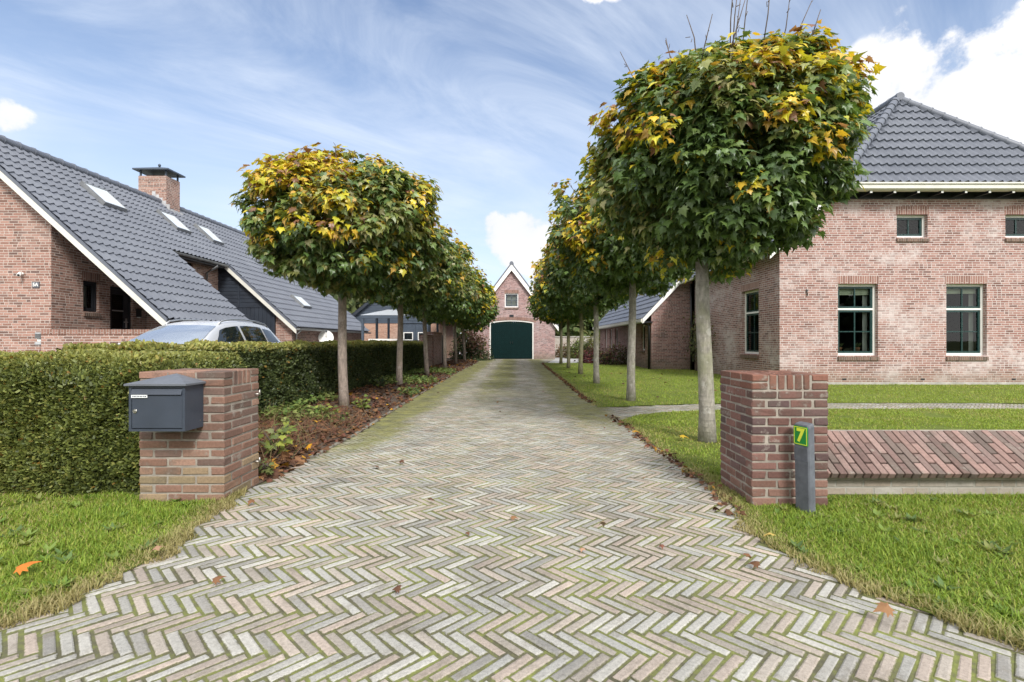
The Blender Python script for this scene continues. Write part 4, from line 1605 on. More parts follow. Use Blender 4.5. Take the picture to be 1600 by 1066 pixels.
def pillar(name, label, x0, x1, y0, y1, h, pal, pal_low, pal_top, soldier_axis, seed, nc=13, lowc=4):
    r = np.random.default_rng(seed)
    o = thing(name, label, 'gate pillar', ((x0 + x1) / 2, (y0 + y1) / 2, 0))
    mb = MB()
    mb.ct = (.33, .29, .25)
    mb.box(x0 + .007, x1 - .007, y0 + .007, y1 - .007, -.1, h - .006)
    mb.cur = 1
    top = .115
    ch = (h - top) / nc
    bw, j = .10, .011
    X, Y, Z = (1, 0, 0), (0, 1, 0), (0, 0, 1)

    def brick(ax0, ax1, ay0, ay1, az0, az1, p):
        mb.ct = brick_tint(r, p)
        c = ((ax0 + ax1) / 2 + r.normal(0, .0012), (ay0 + ay1) / 2 + r.normal(0, .0012), (az0 + az1) / 2)
        v0 = len(mb.v)
        mb.bevbox(c, X, Y, Z, (ax1 - ax0) / 2 - abs(r.normal(0, .0012)), (ay1 - ay0) / 2 - abs(r.normal(0, .0012)), (az1 - az0) / 2 - abs(r.normal(0, .0012)), .0055)
        for q in range(v0, len(mb.v)):
            mb.v[q] = tuple(np.array(mb.v[q]) + r.normal(0, .0015, 3))

    def split(a, b, odd):
        L = b - a
        n = max(1, round(L / .215))
        if not odd:
            e = np.linspace(a, b, n + 1)
        else:
            e = np.concatenate([[a], np.linspace(a, b, n + 1)[:-1] + L / n / 2, [b]])
        return list(zip(e[:-1], e[1:]))
    for c in range(nc):
        z0, z1 = c * ch + j / 2 - (.06 if c == 0 else 0), (c + 1) * ch - j / 2
        p = pal_low if c < lowc else pal
        if c % 2 == 0:
            for (a, b) in split(x0, x1, False):
                brick(a + j / 2 * (a > x0), b - j / 2 * (b < x1), y0, y0 + bw, z0, z1, p)
                brick(a + j / 2 * (a > x0), b - j / 2 * (b < x1), y1 - bw, y1, z0, z1, p)
            for (a, b) in split(y0 + bw + j, y1 - bw - j, False):
                brick(x0, x0 + bw, a + j / 2, b - j / 2, z0, z1, p)
                brick(x1 - bw, x1, a + j / 2, b - j / 2, z0, z1, p)
        else:
            for (a, b) in split(y0, y1, False):
                brick(x0, x0 + bw, a + j / 2 * (a > y0), b - j / 2 * (b < y1), z0, z1, p)
                brick(x1 - bw, x1, a + j / 2 * (a > y0), b - j / 2 * (b < y1), z0, z1, p)
            for (a, b) in split(x0 + bw + j, x1 - bw - j, False):
                brick(a + j / 2, b - j / 2, y0, y0 + bw, z0, z1, p)
                brick(a + j / 2, b - j / 2, y1 - bw, y1, z0, z1, p)
    # top course: bricks on edge, two flat ones stacked at each end
    z0, z1 = h - top + j / 2, h
    p = pal_top
    if soldier_axis == 'x':
        a0, a1, b0_, b1_ = x0, x1, y0, y1
    else:
        a0, a1, b0_, b1_ = y0, y1, x0, x1
    nb = max(2, round((b1_ - b0_) / .2))
    es = np.linspace(b0_, b1_, nb + 1)
    endw = .125
    ne = max(2, round((a1 - a0 - 2 * endw) / .064))
    ea = np.linspace(a0 + endw, a1 - endw, ne + 1)

    def put(p0, p1, q0, q1, za, zb):
        if soldier_axis == 'x':
            brick(p0, p1, q0, q1, za, zb, p)
        else:
            brick(q0, q1, p0, p1, za, zb, p)
    for q0, q1 in zip(es[:-1], es[1:]):
        q0 += j / 2 * (q0 > b0_)
        q1 -= j / 2 * (q1 < b1_)
        for (a, b) in ((a0, a0 + endw), (a1 - endw, a1)):
            za = (z0 + z1) / 2
            aa = a + (j / 2 if a > a0 else 0)
            bb = b - (j / 2 if b < a1 else 0)
            put(aa, bb, q0, q1, z0, za - j / 2)
            put(aa, bb, q0, q1, za + j / 2, z1)
        for a, b in zip(ea[:-1], ea[1:]):
            put(a + j / 2, b - j / 2, q0, q1, z0, z1)
    mb.build('brickwork', ['mortar', 'paver_brick_wall'], o, tint=True)
    return o


PLX0, PLX1, PLY0, PLY1, PLH = -2.82, -2.185, 3.69, 4.19, .97
pillar('gate_pillar', 'brick gate pillar with greenish lower courses, carrying the dark grey letterbox beside the hedge', PLX0, PLX1, PLY0, PLY1, PLH, PIL_A, PIL_A_LOW, PIL_A, 'y', 5)
PRX0, PRX1, PRY0, PRY1, PRH = 1.70, 2.257, 3.60, 4.17, .955
pillar('gate_pillar', 'dark red brick gate pillar behind the house number post, at the end of the low wall', PRX0, PRX1, PRY0, PRY1, PRH, PIL_B, [(.15, .085, .07), (.17, .095, .075), (.20, .115, .09)], PIL_B_TOP, 'x', 8, lowc=3)
# hinge pins
for z in (.76, .20):
    o = thing('hinge_pin', ['upper of the two steel hinge pins in the letterbox pillar', 'lower of the two steel hinge pins in the letterbox pillar'][z < .5], 'hinge pin', (PLX1, PLY1 - .07, z), 'gate hinge pins')
    mb = MB()
    mb.tube([(PLX1 - .01, PLY1 - .07, z), (PLX1 + .035, PLY1 - .07, z)], .007, 8)
    mb.build('bracket', 'steel', o)
    mb = MB()
    mb.tube([(PLX1 + .04, PLY1 - .07, z - .006), (PLX1 + .04, PLY1 - .07, z + .035)], .008, 8)
    mb.build('pin', 'steel', o)

# low wall with a sloping brick coping
o = thing('low_garden_wall', 'low garden wall with sloping coping of weathered red bricks along the front lawn', 'garden wall', (4.5, 3.95, 0))
mb = MB()
mb.box(2.262, 9.2, 3.86, 4.16, -.1, .19)
mb.build('wall', 'brick_limed', o)
mb = MB()
r = np.random.default_rng(4)
p0, p1 = np.array([3.77, .165]), np.array([4.18, .425])
L = np.linalg.norm(p1 - p0)
ud = (p1 - p0) / L
aS, aN = (0, ud[0], ud[1]), (0, -ud[1], ud[0])
mb.ct = (.34, .31, .27)
base = MB()
mb.cur = 0
mb.hexa([(2.262, p0[0] + .05, .13), (9.2, p0[0] + .05, .13), (9.2, 4.17, .2), (2.262, 4.17, .2),
         (2.262, p0[0] + .03, p0[1] + .020), (9.2, p0[0] + .03, p0[1] + .020), (9.2, p1[0] - .006, p1[1] + .028), (2.262, p1[0] - .006, p1[1] + .028)])
mb.cur = 1
COP = [(.19, .125, .108), (.22, .145, .126), (.165, .11, .098), (.245, .17, .15), (.21, .148, .132), (.15, .115, .10)]
x = 2.262
k = 0
while x < 9.15:
    w = .0545 + r.normal(0, .0012)
    cuts = [0, .215, L] if k % 2 == 0 else [0, .115, .335, L]
    for a, b in zip(cuts[:-1], cuts[1:]):
        mb.ct = brick_tint(r, COP, .22)
        mid = p0 + ud * (a + b) / 2 + np.array(aN[1:]) * .008
        mb.bevbox((x + w / 2, mid[0], mid[1] + r.normal(0, .0015)), (1, 0, 0), aS, aN, w / 2, (b - a) / 2 - .005, .026 + r.normal(0, .001), .004)
    x += w + .0075
    k += 1
mb.build('coping', ['mortar', 'paver_brick_wall'], o, tint=True)

# ------------------------------------------------------------------ letterbox
bx0, bx1, by0, by1, bz0, bz1 = -2.732, -2.338, 3.487, 3.688, .565, .885
o = thing('letterbox', 'dark grey metal letterbox with peaked lid mounted on the left brick gate pillar', 'letterbox', ((bx0 + bx1) / 2, by1, bz0))
mb = MB()
t = .012
mb.box(bx0, bx1, by0 + .01, by1, bz0, bz1)
for (a, b, c, d) in ((bx0, bx1, bz0, bz0 + .016), (bx0, bx1, bz1 - .016, bz1)):
    mb.box(a, b, by0 - .004, by0 + .0095, c, d)
for (a, b) in ((bx0, bx0 + .018), (bx1 - .018, bx1)):
    mb.box(a, b, by0 - .0035, by0 + .009, bz0 + .016, bz1 - .016)
mb.build('body', 'box_metal', o)
mb = MB()
mb.bevbox(((bx0 + bx1) / 2, by0 + .002, bz0 + .138), (1, 0, 0), (0, 1, 0), (0, 0, 1), .176, .006, .117, .003)
dd = mb.build('door', 'box_metal', o)
mb = MB()
mb.tube([(bx0 + .045, by0 - .003, .707), (bx0 + .045, by0 - .010, .707)], [.016, .014], 14)
mb.tube([(bx0 + .045, by0 - .0101, .707), (bx0 + .045, by0 - .013, .707)], [.009, .008], 10)
mb.build('lock', 'chrome', dd)
mb = MB()
mb.hexa([(bx0 + .02, by0 - .016, bz1 - .061), (bx1 - .02, by0 - .016, bz1 - .061), (bx1 - .02, by0 + .008, bz1 - .061), (bx0 + .02, by0 + .008, bz1 - .061),
         (bx0 + .02, by0 - .001, bz1 - .022), (bx1 - .02, by0 - .001, bz1 - .022), (bx1 - .02, by0 + .008, bz1 - .022), (bx0 + .02, by0 + .008, bz1 - .022)])
mb.build('flap', 'box_metal', o)
mb = MB()
mb.box(bx0 + .024, bx0 + .135, by0 - .014, by0 - .006, bz1 - .083, bz1 - .062)
nl = mb.build('name_plate', 'name_label', o)
mb = MB()
r = np.random.default_rng(2)
x = bx0 + .032
while x < bx0 + .122:
    wv = r.uniform(.004, .012)
    mb.box(x, x + wv, by0 - .0146, by0 - .0138, bz1 - .077, bz1 - .069)
    x += wv + r.uniform(.002, .005)
mb.build('name_print', 'post_plastic', nl)
mb = MB()
ex, ey = .02, .025
ap = ((bx0 + bx1) / 2, by1, bz1 + .075)
b0 = mb.addv([(bx0 - ex, by0 - ey, bz1 + .001), (bx1 + ex, by0 - ey, bz1 + .001), (bx1 + ex, by1, bz1 + .001), (bx0 - ex, by1, bz1 + .001),
              (bx0 - ex, by0 - ey, bz1 + .014), (bx1 + ex, by0 - ey, bz1 + .014), (bx1 + ex, by1, bz1 + .014), (bx0 - ex, by1, bz1 + .014), ap])
for q in ((3, 2, 1, 0), (0, 1, 5, 4), (1, 2, 6, 5), (3, 0, 4, 7), (4, 5, 8), (5, 6, 8), (7, 4, 8), (2, 3, 7, 8, 6)):
    mb.face([b0 + i for i in q])
mb.build('lid', 'box_metal_top', o)
mb = MB()
mb.tube([(bx1 + .0005, by1 - .035, bz0 + .05), (bx1 + .003, by1 - .035, bz0 + .05)], .004, 8)
mb.build('rivet', 'chrome', o)

# ------------------------------------------------------------------ house number post
o = thing('house_number_post', 'slim grey plastic post with green plate reading 7 in front of the right gate pillar', 'number post', (1.985, 3.47, 0))
nrm = Vector((-.955, -.297, 0)).normalized()
rt = Vector((0, 0, 1)).cross(nrm)   # right hand direction seen from outside
Cp = Vector((1.990, 3.47, 0))
lean = Vector((-.012, .01, 1))


def PP(u, d, z):      # u across the face, d inward, z up
    return Cp + rt * u - nrm * d + Vector((lean.x * z, lean.y * z, z))


mb = MB()
hw, dp, ht = .062, .060, .615
outl = [(-hw + .008, 0), (hw - .008, 0), (hw, .008), (hw, dp - .008), (hw - .008, dp), (-hw + .008, dp), (-hw, dp - .008), (-hw, .008)]
zs = [-.1, ht - .02, ht - .006, ht]
ins = [0, 0, .003, .009]
rings = []
for z, i_ in zip(zs, ins):
    rings.append(mb.addv([PP(u * (1 - i_ / hw), dp / 2 + (d - dp / 2) * (1 - i_ / hw), z + (.012 * d / dp if z > 0 else 0)) for u, d in outl]))
for a, b in zip(rings, rings[1:]):
    for k in range(8):
        mb.face((a + k, a + (k + 1) % 8, b + (k + 1) % 8, b + k))
mb.face([rings[-1] + k for k in range(8)])
# raised panel edges under the plate
for (z0, z1, u0, u1) in ((.448, .454, -.052, .052), (.362, .367, -.052, .052)):
    mb.hexa([PP(u0, -.003, z0), PP(u1, -.003, z0), PP(u1, .004, z0), PP(u0, .004, z0), PP(u0, -.003, z1), PP(u1, -.003, z1), PP(u1, .004, z1), PP(u0, .004, z1)])
for u0 in (-.056, .051):
    mb.hexa([PP(u0, -.003, .3675), PP(u0 + .005, -.003, .3675), PP(u0 + .005, .004, .3675), PP(u0, .004, .3675), PP(u0, -.003, .4475), PP(u0 + .005, -.003, .4475), PP(u0 + .005, .004, .4475), PP(u0, .004, .4475)])
mb.build('post', 'post_plastic', o)


def plate(u0, u1, z0, z1, d0, d1, mat, name, par, rad=.008):
    mb = MB()
    pts = []
    for cx, cz_, a0 in ((u1 - rad, z0 + rad, -90), (u1 - rad, z1 - rad, 0), (u0 + rad, z1 - rad, 90), (u0 + rad, z0 + rad, 180)):
        for k in range(5):
            a = R(a0 + k * 22.5)
            pts.append((cx + rad * math.cos(a), cz_ + rad * math.sin(a)))
    mb.prism(pts, lambda a, b, d: PP(a, d, b), d0, d1)
    return mb.build(name, mat, par)


sg = plate(-.058, .058, .470, .602, -.004, .001, 'sign_green', 'number_plate', o)
mb = MB()
# yellow border line
for (u0, u1, z0, z1) in ((-.053, .053, .475, .4795), (-.053, .053, .5925, .597), (-.053, -.0485, .4795, .5925), (.0485, .053, .4795, .5925)):
    mb.hexa([PP(u0, -.0055, z0), PP(u1, -.0055, z0), PP(u1, -.003, z0), PP(u0, -.003, z0), PP(u0, -.0055, z1), PP(u1, -.0055, z1), PP(u1, -.003, z1), PP(u0, -.003, z1)])
mb.build('border', 'sign_yellow', sg)
fm = face_matrix(PP(0, -.0045, .536), rt, nrm)
text_mesh('7', .125, 'sign_yellow', fm, sg, 'number', .0015, .005)

# ------------------------------------------------------------------ parked car behind the hedge
CX, CY = -6.53, 7.85
car = thing('parked_car', 'silver grey estate car with roof rails parked behind the long hedge', 'car', (CX, CY, 0))
I = lambda tab: (lambda s: float(np.interp(s, [a for a, _ in tab], [b for _, b in tab])))
wB = I([(0, .60), (.12, .78), (.4, .88), (1, .92), (3.6, .92), (4.3, .87), (4.55, .78), (4.65, .70)])
zB = I([(0, .70), (.15, .80), (.5, .92), (1.05, 1.02), (1.3, 1.05), (3.5, 1.10), (4.4, 1.13), (4.65, 1.05)])
zR = I([(0, .71), (.15, .83), (.5, .95), (1.05, 1.05), (1.35, 1.22), (1.7, 1.40), (2.0, 1.52), (2.2, 1.575), (2.5, 1.615), (2.9, 1.635), (3.4, 1.625), (3.9, 1.58), (4.15, 1.53), (4.35, 1.44), (4.55, 1.16), (4.65, 1.07)])
gB = I([(0, .56), (.12, .74), (.5, .80), (1.05, .82), (3.6, .81), (4.3, .76), (4.65, .64)])
rW = I([(0, .4), (.5, .7), (1.05, .76), (2.05, .575), (2.6, .585), (3.6, .575), (4.3, .53), (4.65, .5)])
edge = lambda s: min(.06, max(.004, (zR(s) - zB(s)) * .25))


def car_sec(s):
    w, zb, zr, gb, rw = wB(s), zB(s), zR(s), gB(s), rW(s)
    e = edge(s)
    half = [(w * .86, .22), (w * .97, .30), (w, .50), (w * .995, .72), (w * .97, zb - .05), (w * .94, zb), (gb, zb + .012)]
    for t in (.25, .5, .75, 1):
        half.append((gb + (rw - gb) * t, zb + .012 + (zr - e - zb - .012) * t))
    half += [(rw * .93, zr - e * .35), (rw * .75, zr - e * .1), (rw * .35, zr)]
    return half


def CP(x, s, z):
    return (CX + x, CY + s, z)


mb = MB()
mb.smooth = True
ss_ = [0, .06, .12, .25, .4, .6, .8, 1.0, 1.05, 1.2, 1.35, 1.5, 1.7, 1.85, 2.0, 2.1, 2.2, 2.35, 2.5, 2.7, 2.9, 3.15, 3.4, 3.65, 3.9, 4.05, 4.15, 4.25, 4.35, 4.45, 4.55, 4.6, 4.65]
prev = None
for s in ss_:
    h = car_sec(s)
    full = [(-x, z) for x, z in h] + [(x, z) for x, z in h[::-1]]
    b0 = mb.addv([CP(x, s, z) for x, z in full])
    n = len(full)
    if prev is not None:
        for k in range(n - 1):
            mb.face((prev + k + 1, prev + k, b0 + k, b0 + k + 1))
    else:
        mb.face([b0 + k for k in range(n)])
    prev = b0
mb.face([prev + k for k in range(n)][::-1])
body = mb.build('body', 'car_paint', car, sharp=50)


def side_pt(s, t, sg, off=.006):
    gb, rw, zb, zr = gB(s), rW(s), zB(s) + .012, zR(s) - edge(s)
    return CP(sg * (gb + (rw - gb) * t + off), s, zb + (zr - zb) * t)


def side_window(name, s0, s1, sg, t0=.08, t1=.90, slant0=0, slant1=0):
    mb = MB()
    rows = []
    n = 8
    for i in range(n + 1):
        f = i / n
        rows.append(mb.addv([side_pt(s0 + slant0 * t + (s1 + slant1 * t - s0 - slant0 * t) * f, t, sg) for t in np.linspace(t0, t1, 5)]))
    for a, b in zip(rows, rows[1:]):
        for k in range(4):
            q = (a + k, b + k, b + k + 1, a + k + 1)
            mb.face(q if sg > 0 else q[::-1])
    mb.smooth = True
    return mb.build(name, 'car_glass', car)


for sg_ in (1, -1):
    side_window('front_side_window', 1.42, 2.62, sg_, .10, .90, slant0=.62)
    side_window('rear_side_window', 2.70, 3.55, sg_, .10, .90)
    side_window('quarter_window', 3.62, 4.18, sg_, .14, .86, slant1=-.12)
mb = MB()
rows = []
for i in range(9):
    s = 1.14 + (1.98 - 1.14) * i / 8
    w = rW(s) - .035
    rows.append(mb.addv([CP(w * f, s - .006, zR(s) + .006 - edge(s) * .35 * abs(f) ** 3) for f in np.linspace(-1, 1, 9)]))
mb.smooth = True
for a, b in zip(rows, rows[1:]):
    for k in range(8):
        mb.face((a + k, a + k + 1, b + k + 1, b + k))
mb.build('windscreen', 'windscreen_glass', car)
for sg_ in (1, -1):
    mb = MB()
    pts = [CP(sg_ * (rW(s) - .05), s, zR(s) - edge(s) * .3 + dz) for s, dz in ((2.08, .005), (2.2, .045), (2.5, .05), (3.0, .05), (3.5, .05), (3.95, .045), (4.1, .005))]
    mb.tube(pts, .016, 8)
    mb.build('roof_rail', 'alu', car)
    mb = MB()
    mb.smooth = True
    c = Vector(CP(sg_ * 1.02, 1.62, 1.10))
    prev = None
    for i in range(7):
        a = math.pi * i / 6
        rr = max(.001, math.sin(a))
        rg = mb.addv([c + Vector((-.12 * math.cos(a), .055 * rr * math.cos(t), .075 * rr * math.sin(t))) for t in np.linspace(0, 2 * math.pi, 13)[:-1]])
        if prev is not None:
            for k in range(12):
                mb.face((prev + k, prev + (k + 1) % 12, rg + (k + 1) % 12, rg + k))
        prev = rg
    mb.tube([CP(sg_ * .84, 1.62, 1.06), CP(sg_ * .95, 1.62, 1.08)], .03, 6)
    mb.build('wing_mirror', 'car_paint', car)
    mb = MB()
    mb.hexa([CP(sg_ * .52, .03, .62), CP(sg_ * .82, .17, .64), CP(sg_ * .80, .30, .64), CP(sg_ * .52, .2, .62), CP(sg_ * .52, .035, .72), CP(sg_ * .82, .19, .76), CP(sg_ * .80, .32, .77), CP(sg_ * .52, .22, .73)])
    mb.build('headlight', 'chrome', car)
    mb = MB()
    mb.box(*sorted((CX + sg_ * .58, CX + sg_ * .80)), CY + 4.5, CY + 4.66, .80, 1.0)
    mb.build('tail_light', 'terracotta', car)
    for s in (.85, 3.62):
        mb = MB()
        mb.tube([CP(sg_ * .72, s, .33), CP(sg_ * .925, s, .33)], .33, 24)
        wh = mb.build('wheel', 'tyre', car)
        mb = MB()
        mb.tube([CP(sg_ * .92, s, .33), CP(sg_ * .932, s, .33)], .22, 20)
        mb.build('rim', 'alu', wh)

# ------------------------------------------------------------------ garage and canopy behind the left hedge
gar = thing('timber_garage', 'blue grey boarded garage with pale double doors, half hidden behind the canopy', 'garage', (-7.7, 31, 0))
Fq = frame(0, 31, 1, 0)
gx0, gx1, gr = -10.4, -4.9, -7.65
zg = lambda x: 5.0 - .83 * abs(x - gr)
mb = MB()
mb.fbox(Fq, gx0, -7.3, 0, .25, -.1, 2.3)
mb.fbox(Fq, -5.5, gx1, 0, .25, -.1, 2.3)
mb.box(gx0, gx0 + .25, 31.26, 37.8, -.1, 2.6)
mb.box(gx1 - .25, gx1, 31.26, 37.8, -.1, 2.6)
mb.box(gx0 + .25, gx1 - .25, 37.5, 37.8, -.1, 2.6)
mb.build('wall', 'brick_orange', gar)
mb = MB()
z = 2.305
while z < 4.9:
    zt = min(z + .16, 4.95)
    ha, hb = (5.0 - z) / .83, max(.01, (5.0 - zt) / .83)
    xa_, xb_ = max(gr - ha, gx0 - .05), min(gr + ha, gx1 + .05)
    xc_, xd_ = max(gr - hb, gx0 - .05), min(gr + hb, gx1 + .05)
    mb.prism([(xa_, z), (xb_, z), (xd_, zt - .014), (xc_, zt - .014)], lambda a, b, d: Fq(a, d, b), -.02, .03)
    z += .16
mb.prism([(gx0, 2.302), (gx1, 2.302), (gx1, 2.6), (gr, 4.9), (gx0, 2.6)], lambda a, b, d: Fq(a, d, b), .031, .2)
mb.build('cladding', 'blue_grey', gar)
mb = MB()
for k in range(2):
    a = -7.3 + k * .9
    mb.fbox(Fq, a + .005, a + .895, .04, .1, 0, 2.28)
dd = mb.build('garage_door', 'blue_grey', gar)
for k in range(2):
    a = -7.3 + k * .9
    mb = MB()
    ring(mb, Fq, a + .15, a + .75, 1.25, 1.75, .05, .02, .06)
    w_ = mb.build('window', 'white_paint', gar)
    mb = MB()
    mb.quad(Fq(a + .2, .036, 1.3), Fq(a + .7, .036, 1.3), Fq(a + .7, .036, 1.7), Fq(a + .2, .036, 1.7))
    mb.build('pane', 'car_glass', w_)
mb = MB()
for s in (-1, 1):
    sv = Vector((-s, 0, .83)).normalized()
    ln = 3.2 * math.hypot(1, .83)
    tile_roof(mb, (gr + s * 3.2, 30.75, zg(gr + 3.2)), (0, 1, 0), sv, 7.2, 12, .25, ln / 12, per=4)
mb.build('roof', 'roof_tile', gar, sharp=38)
mb = MB()
for s in (-1, 1):
    mb.prism([(s * 3.2, zg(gr + 3.2) - .18), (s * 3.2, zg(gr + 3.2) + .02), (0, 5.03), (0, 4.83)][::s], lambda a, b, d: (gr + a, d, b), 30.69, 30.74)
mb.build('bargeboard', 'blue_board', gar)

t_, b_ = newmat('polycarbonate')
b_.inputs['Base Color'].default_value = (.78, .80, .82, 1)
b_.inputs['Roughness'].default_value = .25
_tr = t_.add('ShaderNodeBsdfTranslucent')
_tr.inputs['Color'].default_value = (.8, .82, .84, 1)
_mx = t_.add('ShaderNodeMixShader')
_mx.inputs[0].default_value = .5
t_.l.new(b_.outputs[0], _mx.inputs[1])
t_.l.new(_tr.outputs[0], _mx.inputs[2])
t_.l.new(_mx.outputs[0], [q for q in t_.n if q.type == 'OUTPUT_MATERIAL'][0].inputs[0])
can = thing('patio_canopy', 'blue grey metal canopy with whitish sloping roof panels in front of the garage', 'canopy', (-5.9, 26.4, 0))
for (x, y) in ((-7.5, 24), (-7.5, 26.4), (-7.5, 28.8), (-4.27, 24), (-4.27, 26.4), (-4.27, 28.8)):
    mb = MB()
    mb.box(x - .055, x + .055, y - .055, y + .055, 0, 2.30 + (y - 24) * .115)
    mb.build('post', 'blue_grey', can)
mb = MB()
mb.box(-7.6, -4.17, 23.93, 24.07, 2.30, 2.44)
mb.box(-7.6, -4.17, 28.73, 28.87, 2.86, 3.0)
mb.build('beam', 'blue_grey', can)
for k in range(8):
    x = -7.55 + k * (3.33 / 7)
    mb = MB()
    mb.hexa([(x - .025, 24.071, 2.36), (x + .025, 24.071, 2.36), (x + .025, 28.729, 2.90), (x - .025, 28.729, 2.90), (x - .025, 24.071, 2.44), (x + .025, 24.071, 2.44), (x + .025, 28.729, 2.98), (x - .025, 28.729, 2.98)])
    mb.build('rafter', 'blue_grey', can)
mb = MB()
mb.hexa([(-7.58, 23.95, 2.452), (-4.19, 23.95, 2.452), (-4.19, 28.85, 3.012), (-7.58, 28.85, 3.012), (-7.58, 23.95, 2.462), (-4.19, 23.95, 2.462), (-4.19, 28.85, 3.022), (-7.58, 28.85, 3.022)])
mb.build('roof_panel', 'polycarbonate', can)

o = thing('goal_frame', 'white tubular frame like a small goal standing under the canopy', 'frame', (-6.15, 23.2, 0))
mb = MB()
mb.box(-6.98, -5.28, 23.17, 23.23, 1.22, 1.30)
mb.build('crossbar', 'white_paint', o)
for x in (-6.95, -5.31):
    mb = MB()
    mb.tube([(x, 23.2, 0), (x, 23.2, 1.219)], .03, 8)
    mb.build('post', 'white_paint', o)

# brick garden walls and gate beyond the hedge
for (y0, y1, h, lab) in ((20.75, 22.3, 1.46, 'low brick garden wall just past the end of the long hedge'), (22.55, 25.0, 1.62, 'taller brick garden wall between the low wall and the dark garden gate')):
    o = thing('garden_wall', lab, 'garden wall', (-3.95, (y0 + y1) / 2, 0))
    mb = MB()
    mb.box(-4.06, -3.84, y0, y1, -.1, h - .07)
    mb.box(-4.10, -3.80, y0 - .12, y0 + .2, -.1, h - .071)
    mb.build('wall', 'brick_shed', o)
    mb = MB()
    mb.box(-4.10, -3.80, y0 - .13, y1 + .01, h - .07, h)
    mb.build('coping', 'brick_soldier_dark', o)
o = thing('garden_gate', 'dark timber garden gate between pale posts beside the brick garden wall', 'gate', (-3.9, 26.2, 0))
for y in (25.15, 26.55):
    mb = MB()
    mb.box(-3.98, -3.86, y - .06, y + .06, 0, 1.6)
    mb.build('post', 'concrete', o)
mb = MB()
for k in range(9):
    y = 25.23 + k * .141
    mb.box(-3.94, -3.91, y, y + .13, .08, 1.5)
mb.box(-3.909, -3.885, 25.23, 26.48, .3, .4)
mb.box(-3.909, -3.885, 25.23, 26.48, 1.2, 1.3)
mb.build('gate_leaf', 'dark_paint', o)


# ------------------------------------------------------------------ grass
def blades(name, n, sampler, h, w, pal, seed, seg=2, lean=.85, parent=None):
    """many grass blades as one mesh; sampler(r, n) -> x, y"""
    r = np.random.default_rng(seed)
    x, y = sampler(r, n)
    gap = lump(np.column_stack([x, y, 0 * x]), seed + 6, 4.5) + .5 * lump(np.column_stack([x, y, 0 * x]), seed + 7, 14.)
    kp = gap < 1.0 + r.normal(0, .2, len(x))
    x, y = x[kp], y[kp]
    n = len(x)
    a = r.uniform(0, 2 * np.pi, n)
    patch = lump(np.column_stack([x, y, 0 * x]), seed + 1, 2.4)
    patch2 = lump(np.column_stack([x, y, 0 * x]), seed + 2, 9.)
    hh = h * r.uniform(.45, 1.25, n) * (1 + .28 * patch2)
    ww = w * r.uniform(.6, 1.3, n)
    ln = lean * r.uniform(.2, 1.6, n)
    dx, dy = np.cos(a), np.sin(a)
    sx, sy = -dy * ww / 2, dx * ww / 2
    z0 = np.full(n, .0)
    cols = []
    def P(f, k):
        # point along the blade at f, half width factor k
        off = ln * hh * f ** 1.7
        zz_ = z0 + hh * f * (1 - .25 * ln * f)
        return np.stack([x + dx * off, y + dy * off, zz_], 1), np.stack([sx * k, sy * k, 0 * x], 1)
    b, s0 = P(0, 1)
    if seg == 2:
        m, s1 = P(.55, .8)
        t, _ = P(1, 0)
        V = np.stack([b - s0, b + s0, m + s1, m - s1, t], 1)
        F = np.array([(0, 1, 2), (0, 2, 3), (3, 2, 4)])
    else:
        t, _ = P(1, 0)
        V = np.stack([b - s0, b + s0, t], 1)
        F = np.array([(0, 1, 2)])
    k = V.shape[1]
    pal = np.array(pal)
    idx = np.clip((r.normal(.5, .24, n) + .20 * patch + .10 * patch2) * len(pal), 0, len(pal) - 1).astype(int)
    t = pal[idx] * r.uniform(.8, 1.2, n)[:, None]
    ed = np.maximum(xl(y) - x, x - xr(y))
    sw = np.clip(1.15 - ed / .16 + r.normal(0, .35, n), 0, .85)[:, None]
    t = t * (1 - sw) + np.array([.34, .28, .14]) * sw
    Ff_ = F[None] + (np.arange(n) * k)[:, None, None]
    o = npmesh(name, V.reshape(-1, 3), Ff_.reshape(-1, 3), 'grass_blade', np.repeat(t, k, axis=0))
    return o


GR = [(.36, .30, .14), (.30, .31, .07), (.25, .31, .048), (.205, .295, .036), (.17, .265, .03), (.14, .23, .03), (.26, .335, .048)]


def smp(xa, xb, ya, yb, cond, power=1.0):
    def f(r, n):
        x = r.uniform(xa, xb, n)
        y = ya + (yb - ya) * r.uniform(0, 1, n) ** power
        k = cond(x, y)
        return x[k], y[k]
    return f


rag = lambda y: .035 * np.sin(y * 9.3) + .025 * np.sin(y * 23 + 1) + .012 * np.sin(y * 61)
tag(blades('front_grass', 150000, smp(-5.2, -1.85, 1.2, 3.95, lambda x, y: x < xl(y) + .03 + rag(y)), .042, .0055, GR, 21), 'rough green and yellowish grass of the verge in front of the left hedge', 'grass', kind='stuff')
in_r = lambda x, y: (x > xr(y) - .02 + rag(y)) & ~((x > PRX0 + .02) & (x < PRX1 - .02) & (y > PRY0 + .02) & (y < PRY1 - .02)) & ~((x > PRX1) & (y > 3.80) & (y < 4.20))
tag(blades('front_grass', 190000, smp(1.35, 5.4, 1.2, 4.6, in_r), .042, .0055, GR, 31), 'lush rough grass of the verge in front of the low wall on the right', 'grass', kind='stuff')
GL = [(.36, .31, .12), (.31, .335, .07), (.26, .33, .05), (.22, .315, .04), (.235, .325, .045), (.29, .35, .058)]
plo = lambda x: np.interp(x, _plx, _ply)
phi = lambda x: np.interp(x, _plx, _phy)
tag(blades('lawn_grass', 190000, smp(1.3, 17, 4.1, 9.4, lambda x, y: (x > xr(y) - .02 + rag(y)) & (y < plo(x) + .02 * np.sin(x * 17)), .85), .034, .0085, GL, 41), 'short cut lawn between the low wall and the garden path', 'grass', kind='stuff')
